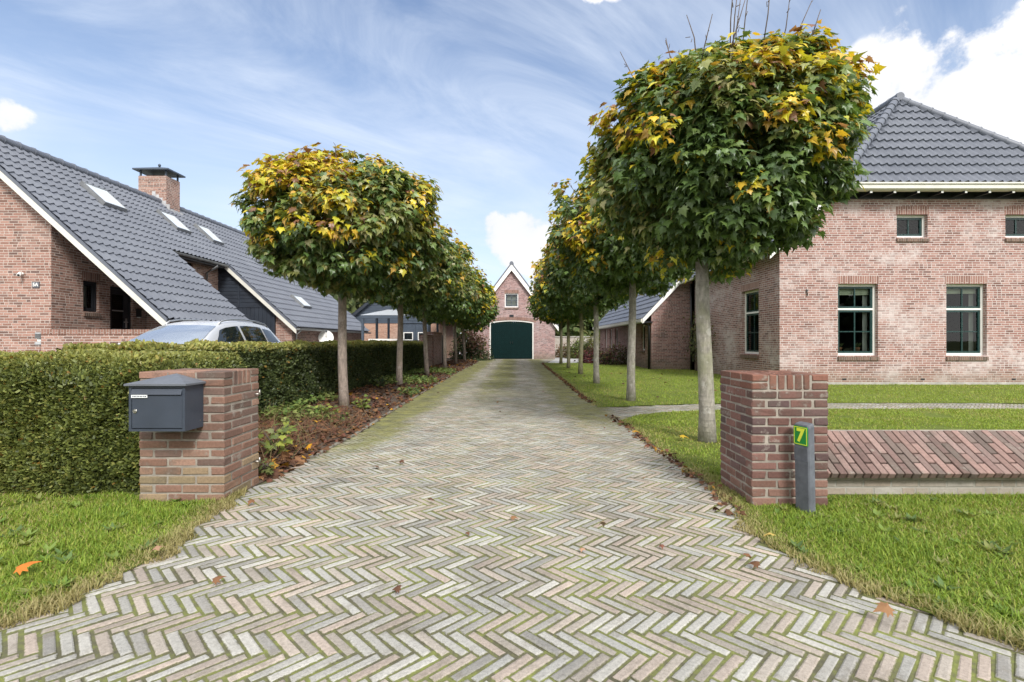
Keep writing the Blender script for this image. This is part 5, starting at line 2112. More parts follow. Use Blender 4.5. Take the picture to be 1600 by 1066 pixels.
tag(blades('lawn_grass', 190000, smp(1.25, 19, 8.2, 27, lambda x, y: (x > xr(y) - .02 + rag(y)) & (y > phi(x) - .02 * np.sin(x * 13)) & ~((x > FX - .02) & (y > FY - .02)) & ~((x > AX - .02) & (y > AYF)), 1.3), .045, .014, GL, 51, seg=1), 'short cut lawn with the maples between the path and the farmhouse', 'grass', kind='stuff')


# broad-leaved weeds in the rough verge
def weeds(n, sampler, seed, label):
    r = np.random.default_rng(seed)
    x, y = sampler(r, n)
    n = len(x)
    k = 9
    a = np.tile(np.arange(k) * 2.4, n) + np.repeat(r.uniform(0, 6.28, n), k)
    el = r.uniform(.15, .7, n * k)
    tip = np.stack([np.cos(a) * np.cos(el), np.sin(a) * np.cos(el), np.sin(el)], 1)
    side = np.stack([-np.sin(a), np.cos(a), 0 * a], 1)
    P = np.repeat(np.stack([x, y, np.full(n, .008)], 1), k, axis=0) + tip * .01
    V, F = inst(SIMPLE_V * np.array([.45, 1, 1.6]), SIMPLE_F, P, side, tip, np.cross(side, tip), r.uniform(.03, .07, n * k) * np.repeat(r.uniform(.6, 1.2, n), k))
    pal = np.array([(.12, .20, .035), (.16, .23, .05), (.10, .16, .05), (.20, .22, .07)])
    c = np.repeat(pal[r.integers(0, 4, n)], k, axis=0) * r.uniform(.8, 1.2, n * k)[:, None]
    tag(npmesh('weeds', V, F, 'grass_blade', np.repeat(c, 6, axis=0)), label, 'weeds', kind='stuff')


weeds(160, smp(-4.6, -1.9, 1.3, 3.8, lambda x, y: x < xl(y) - .1), 25, 'small broad leaved weeds scattered in the left verge')
weeds(240, smp(1.5, 5.0, 1.4, 3.7, lambda x, y: x > xr(y) + .08), 35, 'small broad leaved weeds scattered in the right verge')


# ------------------------------------------------------------------ hedges
def box_surface(r, n, x0, x1, y0, y1, z1, faces):
    """random points on chosen faces of a box: returns pos, normal"""
    areas = {'front': (x1 - x0) * z1, 'back': (x1 - x0) * z1, 'left': (y1 - y0) * z1, 'right': (y1 - y0) * z1, 'top': (x1 - x0) * (y1 - y0)}
    tot = sum(areas[f] for f in faces)
    P, N_ = [], []
    for f in faces:
        m = int(n * areas[f] / tot)
        u, v = r.uniform(0, 1, m), r.uniform(0, 1, m)
        X, Y, Z = x0 + u * (x1 - x0), y0 + u * (y1 - y0), v * z1
        if f in ('front', 'back'):
            P.append(np.stack([X, np.full(m, y0 if f == 'front' else y1), Z], 1))
            N_.append(np.tile([0, -1. if f == 'front' else 1., 0], (m, 1)))
        elif f in ('left', 'right'):
            P.append(np.stack([np.full(m, x0 if f == 'left' else x1), Y, Z], 1))
            N_.append(np.tile([-1. if f == 'left' else 1., 0, 0], (m, 1)))
        else:
            P.append(np.stack([X, y0 + v * (y1 - y0), np.full(m, z1)], 1))
            N_.append(np.tile([0, 0, 1.], (m, 1)))
    return np.vstack(P), np.vstack(N_)


def hedge(name, label, x0, x1, y0, y1, z1, faces, n, size, side_pal, top_pal, seed, rnd=.06, tuft=.05):
    r = np.random.default_rng(seed)
    o = thing(name, label, 'hedge', ((x0 + x1) / 2, (y0 + y1) / 2, 0))
    mb = MB()
    k = .09
    mb.bevbox(((x0 + x1) / 2, (y0 + y1) / 2, (z1 - k) / 2), (1, 0, 0), (0, 1, 0), (0, 0, 1), (x1 - x0) / 2 - k, (y1 - y0) / 2 - k, (z1 - k) / 2, .05)
    mb.build('branches', 'hedge_core', o)
    # sprigs: small bunches of needles on the clipped surface
    P, N_ = box_surface(r, n, x0, x1, y0, y1, z1, faces)
    n = len(P)
    lum = lump(P, seed + 3, 3.0) * .032 + lump(P, seed + 4, 11.) * .03 + lump(P, seed + 6, 26.) * .02
    depth = r.gamma(1.5, .022, n)
    # round the long edges of the clipped top
    top_d = z1 - P[:, 2]
    cut = np.where(N_[:, 2] < .5, np.maximum(0, rnd - top_d) ** 2 / rnd * .8, 0)
    ex = np.minimum(np.minimum(P[:, 0] - x0, x1 - P[:, 0]), np.minimum(P[:, 1] - y0, y1 - P[:, 1]))
    cut = np.where(N_[:, 2] > .5, np.maximum(0, rnd - ex) ** 2 / rnd * .8, cut)
    P = P + N_ * (lum - depth - cut)[:, None]
    P[:, 2] = np.maximum(P[:, 2], .01)
    dirv = unit(N_ * .9 + np.array([0, 0, .45]) + r.normal(0, .55, (n, 3)))
    side = unit(np.cross(dirv, r.normal(0, 1, (n, 3))))
    nor = np.cross(side, dirv)
    sc = size * r.uniform(.6, 1.35, n)
    V, Fc = inst(QUADL_V, QUADL_F, P, side, dirv, nor, sc)
    sp, tp = np.array(side_pal), np.array(top_pal)
    patch = lump(P, seed + 5, 2.3)
    pm = r.normal(.5, .25, n) + .2 * patch
    c = sp[np.clip(pm * len(sp), 0, len(sp) - 1).astype(int)]
    ct = tp[np.clip(pm * len(tp), 0, len(tp) - 1).astype(int)]
    # young yellow-green shoots grow on the clipped top and its edges
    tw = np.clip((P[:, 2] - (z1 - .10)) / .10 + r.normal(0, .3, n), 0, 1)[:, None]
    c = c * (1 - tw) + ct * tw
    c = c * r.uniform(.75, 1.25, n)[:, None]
    rare = r.uniform(0, 1, n) < .012 + .05 * (lump(P, seed + 8, 5.) > 1.2)
    c[rare] = np.array([.22, .13, .03]) * r.uniform(.7, 1.3, rare.sum())[:, None]
    npmesh('foliage', V, Fc, 'yew_leaf', np.repeat(c, 4, axis=0), o)
    return o


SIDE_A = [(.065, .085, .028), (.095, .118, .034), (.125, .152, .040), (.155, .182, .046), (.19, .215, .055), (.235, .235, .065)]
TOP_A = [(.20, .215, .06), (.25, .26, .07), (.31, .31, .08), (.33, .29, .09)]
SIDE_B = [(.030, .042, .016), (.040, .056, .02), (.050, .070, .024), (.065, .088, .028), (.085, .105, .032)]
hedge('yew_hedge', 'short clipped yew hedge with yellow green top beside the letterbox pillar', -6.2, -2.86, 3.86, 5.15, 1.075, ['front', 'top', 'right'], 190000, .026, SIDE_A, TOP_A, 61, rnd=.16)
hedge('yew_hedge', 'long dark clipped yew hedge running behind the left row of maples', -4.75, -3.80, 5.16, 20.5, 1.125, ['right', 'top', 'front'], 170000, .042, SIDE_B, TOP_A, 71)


# ------------------------------------------------------------------ trees
G_D = np.array([(.080, .135, .040), (.100, .170, .048), (.120, .195, .050), (.115, .180, .080), (.15, .22, .058)])
G_O = np.array([(.20, .235, .06), (.25, .265, .085), (.29, .275, .12), (.17, .225, .06)])
G_Y = np.array([(.52, .47, .03), (.60, .48, .03), (.60, .40, .04), (.44, .44, .045), (.52, .32, .06)])
G_B = np.array([(.22, .10, .05), (.17, .085, .04), (.28, .15, .09)])


def crown(name, parent, c, rx, ry, rzu, rzd, nclump, per, leaf, seed, yel=.0, olive=.3, shear=0.0, template='maple', flat=.75):
    """crown of separate leaves set in overlapping bunches; c is the centre"""
    r = np.random.default_rng(seed)
    c = np.array(c, float)
    d = unit(r.normal(size=(nclump, 3)))
    # more even spread
    rad = np.where(r.uniform(0, 1, nclump) < .78, r.uniform(.80, 1.03, nclump), r.uniform(.45, .80, nclump))
    rad = rad * (1.03 + .11 * lump(d, seed + 1, 2.6) + .075 * lump(d, seed + 2, 6.))
    sgn = d[:, 2] > 0
    ext = np.stack([np.full(nclump, rx), np.full(nclump, ry), np.where(sgn, rzu, rzd)], 1)
    far_out = (r.uniform(0, 1, nclump) < .09) & (d[:, 2] > -.35)
    rad = np.where(far_out, r.uniform(1.04, 1.17, nclump), rad)
    # squarish profile: push towards a superellipse
    f = (np.abs(d[:, 0]) ** 2.25 + np.abs(d[:, 1]) ** 2.25 + np.abs(d[:, 2]) ** 2.25) ** (-1 / 2.25)
    cp = d * f[:, None] * rad[:, None] * ext
    cp[:, 0] += shear * cp[:, 2]
    bun = leaf * 2.7
    n = nclump * per
    ci = r.permutation(np.repeat(np.arange(nclump), per))
    loc = unit(r.normal(size=(n, 3))) * r.uniform(.25, 1, n)[:, None] ** .6 * np.array([bun, bun, bun * .75])
    rc = unit(cp / np.array([rx, ry, (rzu + rzd) / 2]))[ci]
    inw = np.sum(loc * rc, 1)
    loc -= rc * np.minimum(inw, 0)[:, None] * 1.3      # leaves sit on the outer side of each bunch
    loc *= .88
    P = cp[ci] + loc
    # keep within a loose outline
    q = P / np.where((P[:, 2] > 0)[:, None], [rx, ry, rzu], [rx, ry, rzd])
    radial = unit(P / np.array([rx, ry, (rzu + rzd) / 2]) ** 1.0)
    out = unit(radial * .55 + unit(loc) * .8)
    N_ = unit(out * .62 + np.array([0, 0, flat]) + r.normal(0, .33, (n, 3)))
    tip = out * .7 + np.array([0, 0, -.75]) + r.normal(0, .4, (n, 3))
    tip = unit(tip - N_ * np.sum(tip * N_, 1, keepdims=True))
    side = np.cross(tip, N_)
    sc = leaf * r.uniform(.5, 1.25, n)
    tv, tf = (MAPLE_V, MAPLE_F) if template == 'maple' else (SIMPLE_V, SIMPLE_F)
    if template == 'maple':
        h1 = n // 2
        Va, Fa_ = inst(MAPLE_V, MAPLE_F, (P + c)[:h1], side[:h1], tip[:h1], N_[:h1], sc[:h1])
        Vb, Fb_ = inst(MAPLE_V2, MAPLE_F, (P + c)[h1:], side[h1:], tip[h1:], N_[h1:], sc[h1:])
        V, F = np.vstack([Va, Vb]), np.vstack([Fa_, Fb_ + len(Va)])
    else:
        V, F = inst(tv, tf, P + c, side, tip, N_, sc)
    # colour of each leaf: turning leaves gather in bunches, mostly high on the crown and at its edges
    hgt = np.where(P[:, 2] > 0, P[:, 2] / rzu, P[:, 2] / rzd)
    rr = np.linalg.norm(q, axis=1)
    turn = .34 * lump(cp, seed + 5, 2.4)[ci] + .42 * r.normal(0, 1, nclump)[ci] + .36 * r.normal(0, 1, n) + .62 * hgt + 1.1 * (rr - .92) + yel
    col = G_D[r.integers(0, len(G_D), n)]
    ol = r.normal(0, 1, n) * .5 + .75 * lump(cp, seed + 7, 3.1)[ci] + .5 * (hgt > -.2) + (olive - .9)
    m = ol > .35
    col = np.where(m[:, None], G_O[r.integers(0, len(G_O), n)], col)
    m = turn > .78
    col = np.where(m[:, None], G_Y[r.integers(0, len(G_Y), n)], col)
    m2 = (turn > 1.15) & (r.uniform(0, 1, n) < .25)
    col = np.where(m2[:, None], G_B[r.integers(0, len(G_B), n)], col)
    col = col * r.uniform(.75, 1.25, n)[:, None]
    return npmesh(name, V, F, 'maple_leaf' if template == 'maple' else 'far_leaf', np.repeat(col, len(tv), axis=0), parent)


def limbs(mb, base, c, rx, rzu, rzd, r0, seed, nl=9, twigs=14, up=.55, bend=(0, 0)):
    """trunk, main limbs inside the crown, and bare young shoots on top"""
    r = np.random.default_rng(seed)
    b = Vector(base)
    zt = c[2] - rzd * .45
    pts, rad = [], []
    for f in np.linspace(0, 1, 9):
        z = zt * f
        pts.append((b.x + bend[0] * math.sin(f * 1.6) + .009 * math.sin(f * 7 + seed), b.y + bend[1] * f + .009 * math.cos(f * 6 + seed), z - .06 * (f == 0)))
        rad.append(r0 * (1.28 if f == 0 else 1.06 - .28 * f))
    rad[1] = r0 * 1.03
    mb.tube(pts, rad, 16)
    top = Vector(pts[-1])
    for i in range(nl):
        a = i * 2.4 + r.uniform(-.3, .3)
        e = r.uniform(.15, 1.2)
        dr = Vector((math.cos(a) * math.cos(e), math.sin(a) * math.cos(e), math.sin(e)))
        L_ = rx * r.uniform(.65, .95) * (.8 + .2 * math.sin(e))
        p1 = top + dr * L_ * .5 + Vector((0, 0, .08))
        p2 = top + dr * L_ + Vector((0, 0, .2))
        mb.tube([top - Vector((0, 0, .15 * r.uniform(0, 1))), p1, p2], [r0 * .42, r0 * .26, r0 * .09], 7)
        for j in range(3):
            q = p1.lerp(p2, r.uniform(0, 1))
            v = (dr + Vector(r.normal(0, .6, 3))).normalized()
            mb.tube([q, q + v * L_ * .4], [r0 * .13, r0 * .04], 5)


def shoots(mb, c, rx, ry, rzu, seed, n, L_, shear=0):
    r = np.random.default_rng(seed)
    for i in range(n):
        a, q = r.uniform(0, 6.28), r.uniform(.1, .9) ** .7
        x, y = rx * q * math.cos(a), ry * q * math.sin(a)
        z = rzu * (1 - q ** 2.6) ** (1 / 2.6) * .90
        p = Vector((c[0] + x + shear * z, c[1] + y, c[2] + z))
        d = Vector((x * .35 + r.normal(0, .12), y * .35 + r.normal(0, .12), 1.0)).normalized()
        l = L_ * r.uniform(.5, 1.2)
        mid = p + d * l * .5 + Vector(r.normal(0, .015, 3))
        mb.tube([p - d * .25, mid, p + d * l], [.008, .006, .0035], 5)
        for k in range(r.integers(1, 4)):
            s_ = p + d * l * r.uniform(.4, 1)
            v = (d + Vector(r.normal(0, .5, 3))).normalized()
            mb.tube([s_, s_ + v * .05], [.0045, .003], 4)


def maple(label, x, y, cx, cz, rx, rzu, rzd, nclump, per, leaf, seed, r0, bark, yel, olive, shear=0, bend=(0, 0), ns=10, sl=.45, template='maple', ry=None, cy=0):
    o = thing('maple_tree', label, 'tree', (x, y, 0), 'globe maples lining the drive')
    mb = MB()
    c = (x + cx, y + cy, cz)
    limbs(mb, (x, y, 0), c, rx, rzu, rzd, r0, seed, bend=bend)
    mb.build('trunk', bark, o)
    mb = MB()
    shoots(mb, c, rx, ry or rx, rzu, seed + 9, ns, sl, shear)
    if mb.v:
        mb.build('shoots', 'twig', o)['kind'] = 'stuff'
    crown('crown', o, c, rx, ry or rx, rzu, rzd, nclump, per, leaf, seed, yel, olive, shear, template)
    return o


RXT = 2.25
maple('nearest maple of the right row, largest crown, yellow top and thick pale trunk', RXT, 5.89, .12, 3.30, 1.20, 1.13, 1.18, 470, 78, .102, 101, .088, 'bark', -.02, .45, shear=.16, ns=34, sl=.62, bend=(-.06, 0))
R_LAB = ['second maple of the right row, with reddish brown leaf tips at its left',
         'third maple of the right row from the gate, slim pale trunk in the lawn',
         'fourth maple of the right row from the gate, mossy brown trunk',
         'fifth maple of the right row from the gate, green crown edged with yellow',
         'last maple of the right row, nearest the barn doors']
R_D = [9.95, 14.0, 17.9, 21.9, 25.9]
for i, (d, lab) in enumerate(zip(R_D, R_LAB)):
    n = (320, 300, 280, 260, 240)[i]
    maple(lab, RXT + (.02, -.02, .02, .0, .0)[i], d, -.02 + (.0, -.1, -.05, .0, .0)[i], 3.30, 1.33 + (.0, -.02, .0, .05, .1)[i], 1.06 + (.16, .05, 0, .05, 0)[i], .96, n, (52, 44, 36, 32, 32)[i], (.12, .128, .14, .15, .16)[i], 110 + i * 7,   .082 - .002 * i, 'bark' if i < 2 else 'bark_moss', .14, .35, ns=9, sl=.4, template='maple' if i < 3 else 'far', bend=(.03 * (-1) ** i, 0))
L_LAB = ['nearest maple of the left row, olive and yellow crown, before the long hedge',
         'second maple of the left row from the gate, trunk close to the hedge',
         'third maple of the left row from the gate, trunk leaning left near the hedge end',
         'fourth maple of the left row from the gate, trunk before the brick garden walls',
         'fifth maple of the left row from the gate, beside the garden gate',
         'last maple of the left row, nearest the reddish shrub and barn']
L_D = [8.75, 12.75, 16.8, 20.7, 24.5, 28.4]
for i, (d, lab) in enumerate(zip(L_D, L_LAB)):
    n = (440, 370, 300, 280, 260, 240)[i]
    maple(lab, -3.06 + (.0, .02, 0, .03, 0, 0)[i], d, (.07, .05, .03, .05, .1, .1)[i], 3.18, (1.40, 1.50, 1.50, 1.5, 1.52, 1.55)[i], 1.02 + (.04, .0, .0, .05, .0, .0)[i], .98, n, (68, 54, 44, 36, 32, 32)[i], (.112, .12, .13, .145, .155, .16)[i], 210 + i * 7, .080 - .001 * i, 'bark_brown', (.38, .20, .16, .14, .15, .15)[i], (1.05, .6, .5, .45, .45, .5)[i], ns=12 if i < 2 else 7, sl=.28, template='maple' if i < 3 else 'far', bend=((-.05, .02, -.12, -.05, -.04, -.03)[i], 0))


# ------------------------------------------------------------------ shrubs, climbers and trees farther off
def bush(name, label, cat, x, y, rx, ry, h, n, leaf, pal, seed, tips=None, group=None, z0=0.0):
    r = np.random.default_rng(seed)
    o = thing(name, label, cat, (x, y, 0), group)
    mb = MB()
    for i in range(8):
        a = i * 2.4
        mb.tube([(x + .1 * math.cos(a), y + .1 * math.sin(a), z0 - .05), (x + rx * .55 * math.cos(a), y + ry * .55 * math.sin(a), z0 + h * .6)], [.02, .008], 5)
    mb.build('stems', 'twig', o)
    nc = n // 14
    d = unit(r.normal(size=(nc, 3)))
    d[:, 2] = np.abs(d[:, 2]) * .9 - .05
    rad = r.uniform(.6, 1.0, nc) * (1 + .14 * lump(d, seed, 3))
    cp = d * rad[:, None] * np.array([rx, ry, h])
    cp[:, 2] = np.maximum(cp[:, 2], .03)
    ci = np.repeat(np.arange(nc), 14)
    m = len(ci)
    loc = r.normal(size=(m, 3)) * leaf * 1.1
    P = cp[ci] + loc
    P[:, 2] = np.maximum(P[:, 2], .02)
    out = unit(unit(cp)[ci] + .5 * unit(loc))
    N_ = unit(out * .6 + np.array([0, 0, .5]) + r.normal(0, .4, (m, 3)))
    tip = out + np.array([0, 0, .2]) + r.normal(0, .5, (m, 3))
    tip = unit(tip - N_ * np.sum(tip * N_, 1, keepdims=True))
    V, F = inst(SIMPLE_V * np.array([.6, 1, 1]), SIMPLE_F, P + np.array([x, y, z0]), np.cross(tip, N_), tip, N_, leaf * r.uniform(.6, 1.3, m))
    pal = np.array(pal)
    col = pal[r.integers(0, len(pal), nc)][ci] * r.uniform(.7, 1.3, m)[:, None]
    if tips is not None:
        tp = np.array(tips)
        k = (P[:, 2] / h + r.normal(0, .3, m) + .3 * lump(P, seed + 2, 3.)) > .62
        col = np.where(k[:, None], tp[r.integers(0, len(tp), m)], col)
    npmesh('foliage', V, F, 'far_leaf', np.repeat(col, len(SIMPLE_V), axis=0), o)
    return o


DG = [(.03, .05, .02), (.045, .065, .025), (.06, .08, .03)]
bush('pieris_shrub', 'large shrub with pinkish new leaves beside the barn doors', 'shrub', -2.95, 31.0, 1.15, 1.1, 2.2, 3800, .17, DG + [(.09, .10, .04)], 301, tips=[(.30, .16, .12), (.34, .22, .15), (.24, .12, .09), (.20, .20, .08)])
bush('barberry_shrub', 'dark red barberry bush left of the outbuilding windows, nearer the path', 'shrub', 4.1, 27.2, .85, .8, 1.0, 1500, .12, [(.08, .02, .025), (.11, .03, .03), (.06, .02, .02)], 302, tips=[(.16, .05, .04), (.10, .10, .04)])
bush('barberry_shrub', 'dark red and green bush in front of the outbuilding, right of the red one', 'shrub', 5.0, 25.4, .95, .8, 1.05, 1800, .12, [(.06, .025, .02), (.05, .06, .022), (.07, .075, .025)], 303, tips=[(.17, .06, .05), (.12, .12, .04)])
bush('round_shrub', 'light green rounded shrub beyond the lawn near the barn corner', 'shrub', 4.4, 34.5, 1.1, 1.0, 1.7, 1600, .17, [(.10, .13, .035), (.14, .16, .045), (.08, .11, .03)], 304)
bush('round_shrub', 'rusty orange shrub beyond the back path right of the barn', 'shrub', 3.5, 36.5, .8, .8, 1.1, 1000, .15, [(.14, .10, .05), (.20, .12, .06), (.09, .09, .04)], 305)
bush('round_shrub', 'yellow green shrub against the far garden wall right of the barn', 'shrub', 6.3, 38.5, 1.5, 1.2, 2.2, 1800, .2, [(.15, .16, .04), (.19, .19, .05), (.11, .13, .04)], 306)
o = thing('far_garden_wall', 'pale low garden wall beyond the back path, right of the barn', 'wall', (6, 41, 0))
mb = MB()
mb.box(2.6, 12, 41, 41.2, -.1, 1.5)
mb.build('wall', 'brick_limed', o)
mb = MB()
mb.box(2.55, 12.05, 40.95, 41.25, 1.5, 1.6)
mb.build('coping', 'concrete', o)

# climber on the farmhouse wall by the downpipe
o = thing('climbing_plant', 'leafy climbing plant on the farmhouse side wall next to the black downpipe', 'climbing plant', (FX - .1, 19.4, 0))
r = np.random.default_rng(77)
mb = MB()
for i in range(5):
    y = 19.5 + i * .12
    mb.tube([(FX - .05, y, 0), (FX - .07, y + .1 * math.sin(i), 1.0), (FX - .07, y + .25 * math.sin(i * 2), 1.9)], [.012, .009, .005], 5)
mb.build('stems', 'twig', o)
m = 1500
P = np.stack([FX - .03 - r.gamma(1.6, .10, m), 19.0 + r.normal(0, .42, m), 1.25 + r.normal(0, .5, m)], 1)
P = P[(P[:, 2] > .45) & (P[:, 2] < 2.4)]
m = len(P)
N_ = unit(np.array([-.8, -.3, .4]) + r.normal(0, .45, (m, 3)))
tip = unit(np.array([-.3, 0, -.6]) + r.normal(0, .5, (m, 3)))
tip = unit(tip - N_ * np.sum(tip * N_, 1, keepdims=True))
V, F = inst(SIMPLE_V * np.array([.7, 1, 1]), SIMPLE_F, P, np.cross(tip, N_), tip, N_, .085 * r.uniform(.6, 1.3, m))
cp_ = np.array([(.07, .085, .03), (.10, .11, .04), (.13, .125, .045), (.05, .065, .025)])
npmesh('foliage', V, F, 'far_leaf', np.repeat(cp_[r.integers(0, 4, m)] * r.uniform(.8, 1.2, m)[:, None], 6, axis=0), o)


def far_tree(label, x, y, h, rx, seed, pal_shift=(1, 1, 1), n=110, leaf=.55, z0=.35):
    o = thing('garden_tree', label, 'tree', (x, y, 0), 'trees beyond the gardens')
    mb = MB()
    limbs(mb, (x, y, 0), (x, y, h * .6), rx, h * .4, h * .35, .16, seed, nl=8)
    mb.build('trunk', 'bark_moss', o)
    r = np.random.default_rng(seed)
    d = unit(r.normal(size=(n, 3)))
    cp = d * r.uniform(.5, 1.02, n)[:, None] * np.array([rx, rx, h * (1 - z0) / 2]) * (1 + .2 * lump(d, seed, 2.5))[:, None]
    ci = np.repeat(np.arange(n), 20)
    m = len(ci)
    P = cp[ci] + r.normal(size=(m, 3)) * leaf * .75
    N_ = unit(unit(cp)[ci] * .5 + np.array([0, 0, .5]) + r.normal(0, .5, (m, 3)))
    tip = unit(r.normal(size=(m, 3)) + np.array([0, 0, -.4]))
    tip = unit(tip - N_ * np.sum(tip * N_, 1, keepdims=True))
    V, F = inst(SIMPLE_V, SIMPLE_F, P + np.array([x, y, h * (z0 + (1 - z0) / 2)]), np.cross(tip, N_), tip, N_, leaf * r.uniform(.5, 1.2, m))
    pal = np.array([(.045, .07, .022), (.06, .085, .028), (.085, .105, .035), (.11, .12, .045)]) * np.array(pal_shift)
    npmesh('crown', V, F, 'far_leaf', np.repeat(pal[r.integers(0, 4, n)][ci] * r.uniform(.75, 1.25, m)[:, None], 6, axis=0), o)


far_tree('light green tree showing behind the left house roof', -16.5, 46, 6.2, 3.6, 401)
far_tree('darker tree right of the light green one behind the garage roof', -12.6, 50, 6.0, 3.2, 402, (.8, .9, .9))
far_tree('small pale tree behind the far garden wall, nearest the barn side', 5.6, 50, 4.2, 2.6, 403, (1.5, 1.4, 1.4))
far_tree('broad green tree behind the far garden wall at its right', 10.0, 52, 5.0, 3.4, 404, (1.1, 1.1, 1.2))
far_tree('dull reddish tree behind the far garden wall in the middle', 7.8, 58, 4.2, 3.0, 405, (2.0, 1.0, 1.3))


# distant rows of trees closing the horizon, and trees across the road behind the viewer
def tree_belt(name, label, x0, x1, y0, y1, h, n, seed, leaf=1.2):
    r = np.random.default_rng(seed)
    cx_, cy_ = r.uniform(x0, x1, n), r.uniform(y0, y1, n)
    hh = h * r.uniform(.6, 1.1, n)
    ci = np.repeat(np.arange(n), 90)
    m = len(ci)
    d = unit(r.normal(size=(m, 3))) * r.uniform(.6, 1, m)[:, None]
    P = np.stack([cx_[ci] + d[:, 0] * 3.2, cy_[ci] + d[:, 1] * 3, hh[ci] * (.5 + .5 * d[:, 2])], 1)
    N_ = unit(d + np.array([0, 0, .5]) + r.normal(0, .4, (m, 3)))
    tip = unit(r.normal(size=(m, 3)))
    tip = unit(tip - N_ * np.sum(tip * N_, 1, keepdims=True))
    V, F = inst(SIMPLE_V, SIMPLE_F, P, np.cross(tip, N_), tip, N_, leaf * r.uniform(.6, 1.3, m))
    pal = np.array([(.035, .055, .02), (.05, .07, .025), (.07, .085, .03)])
    o = npmesh(name, V, F, 'far_leaf', np.repeat(pal[r.integers(0, 3, n)][ci] * r.uniform(.75, 1.25, m)[:, None], 6, axis=0))
    return tag(o, label, 'trees', kind='stuff')


tree_belt('far_trees', 'distant belt of trees closing the view behind the barn', -90, 90, 95, 110, 7.5, 90, 501, 1.6)
tree_belt('roadside_trees', 'row of dark trees across the road behind the viewer', -45, 45, -34, -26, 9, 60, 502, 1.3)

# ------------------------------------------------------------------ planting bed: ground cover, dead growth and leaf litter
def bed_pts(r, n, y0, y1, power=1.4, edge=.0):
    y = y0 + (y1 - y0) * r.uniform(0, 1, n) ** power
    a = xl(y) - edge
    x = r.uniform(-3.85, 1, n)
    x = -3.85 + (a + 3.85) * r.uniform(0, 1, n)
    return x, y


bed_z = lambda x, y: np.interp(xl(y) - x, [0, .03, .28, .9, 3], [.004, .004, .05, .07, .075])
r = np.random.default_rng(601)
n = 13000
x, y = bed_pts(r, n, 5.0, 19, 1.5, .03)
k = lump(np.column_stack([x, y, 0 * x]), 611, 2.0) + .25 * lump(np.column_stack([x, y, 0 * x]), 612, 6.) - np.where(y < 6.9, .95, 0) - np.where((y > 14), (y - 14) * .08, 0) > -.15
x, y = x[k], y[k]
n = len(x)
h_ = r.uniform(.02, .15, n)
P = np.stack([x, y, bed_z(x, y) + h_], 1)
N_ = unit(np.array([0, 0, 1.]) + r.normal(0, .38, (n, 3)))
tip = unit(np.column_stack([r.normal(size=(n, 2)), -.3 * np.ones(n)]))
tip = unit(tip - N_ * np.sum(tip * N_, 1, keepdims=True))
V, F = inst(MAPLE_V * np.array([1.1, .8, .6]), MAPLE_F, P, np.cross(tip, N_), tip, N_, .066 * r.uniform(.6, 1.3, n))
pal = np.array([(.10, .17, .045), (.13, .21, .05), (.18, .235, .065), (.22, .25, .08), (.08, .13, .045)])
pt = np.clip((r.normal(.5, .2, n) + .2 * lump(P, 615, 3.)) * 5, 0, 4).astype(int)
tag(npmesh('ground_cover', V, F, 'far_leaf', np.repeat(pal[pt] * r.uniform(.8, 1.2, n)[:, None], len(MAPLE_V), axis=0)), 'low light green ground cover plants in the bed under the left maples', 'ground cover', kind='stuff')

LIT = np.array([(.11, .055, .030), (.15, .075, .038), (.09, .045, .028), (.19, .10, .05), (.07, .038, .025), (.14, .06, .04)])


def litter(name, label, x, y, z, seed, size=.10, pal=LIT, curl=2.2, special=.04):
    r = np.random.default_rng(seed)
    n = len(x)
    P = np.stack([x, y, z + r.uniform(.004, .03, n)], 1)
    N_ = unit(np.array([0, 0, 1.]) + r.normal(0, .42, (n, 3)))
    tip = unit(np.column_stack([r.normal(size=(n, 2)), np.zeros(n)]))
    tip = unit(tip - N_ * np.sum(tip * N_, 1, keepdims=True))
    V, F = inst(MAPLE_V * np.array([.8, .9, curl]), MAPLE_F, P, np.cross(tip, N_), tip, N_, size * r.uniform(.5, 1.25, n))
    c = pal[r.integers(0, len(pal), n)] * r.uniform(.7, 1.3, n)[:, None]
    s = r.uniform(0, 1, n) < special
    c[s] = np.array([.42, .22, .03]) * r.uniform(.7, 1.2, s.sum())[:, None]
    return tag(npmesh(name, V, F, 'litter_leaf', np.repeat(c, len(MAPLE_V), axis=0)), label, 'fallen leaves', kind='stuff')


r = np.random.default_rng(621)
x, y = bed_pts(r, 6500, 4.25, 31, 1.9, -.02)
litter('leaf_litter', 'brown fallen leaves covering the planting bed under the left maples', x, y, bed_z(x, y), 622)
yq = r.uniform(4.2, 31, 900)
xq = xl(yq) + np.abs(r.normal(0, .05, 900)) - .02
yr = 3.3 + 23.7 * r.uniform(0, 1, 1500) ** .9
xrq = xr(yr) - .03 + r.normal(0, .035, 1500)
keep = ~((yr > 7.9) & (yr < 9.6))
litter('edge_litter', 'thin line of brown fallen leaves along the right edge of the drive', xrq[keep], yr[keep], np.zeros(keep.sum()) + .002, 623, .06, special=.03)
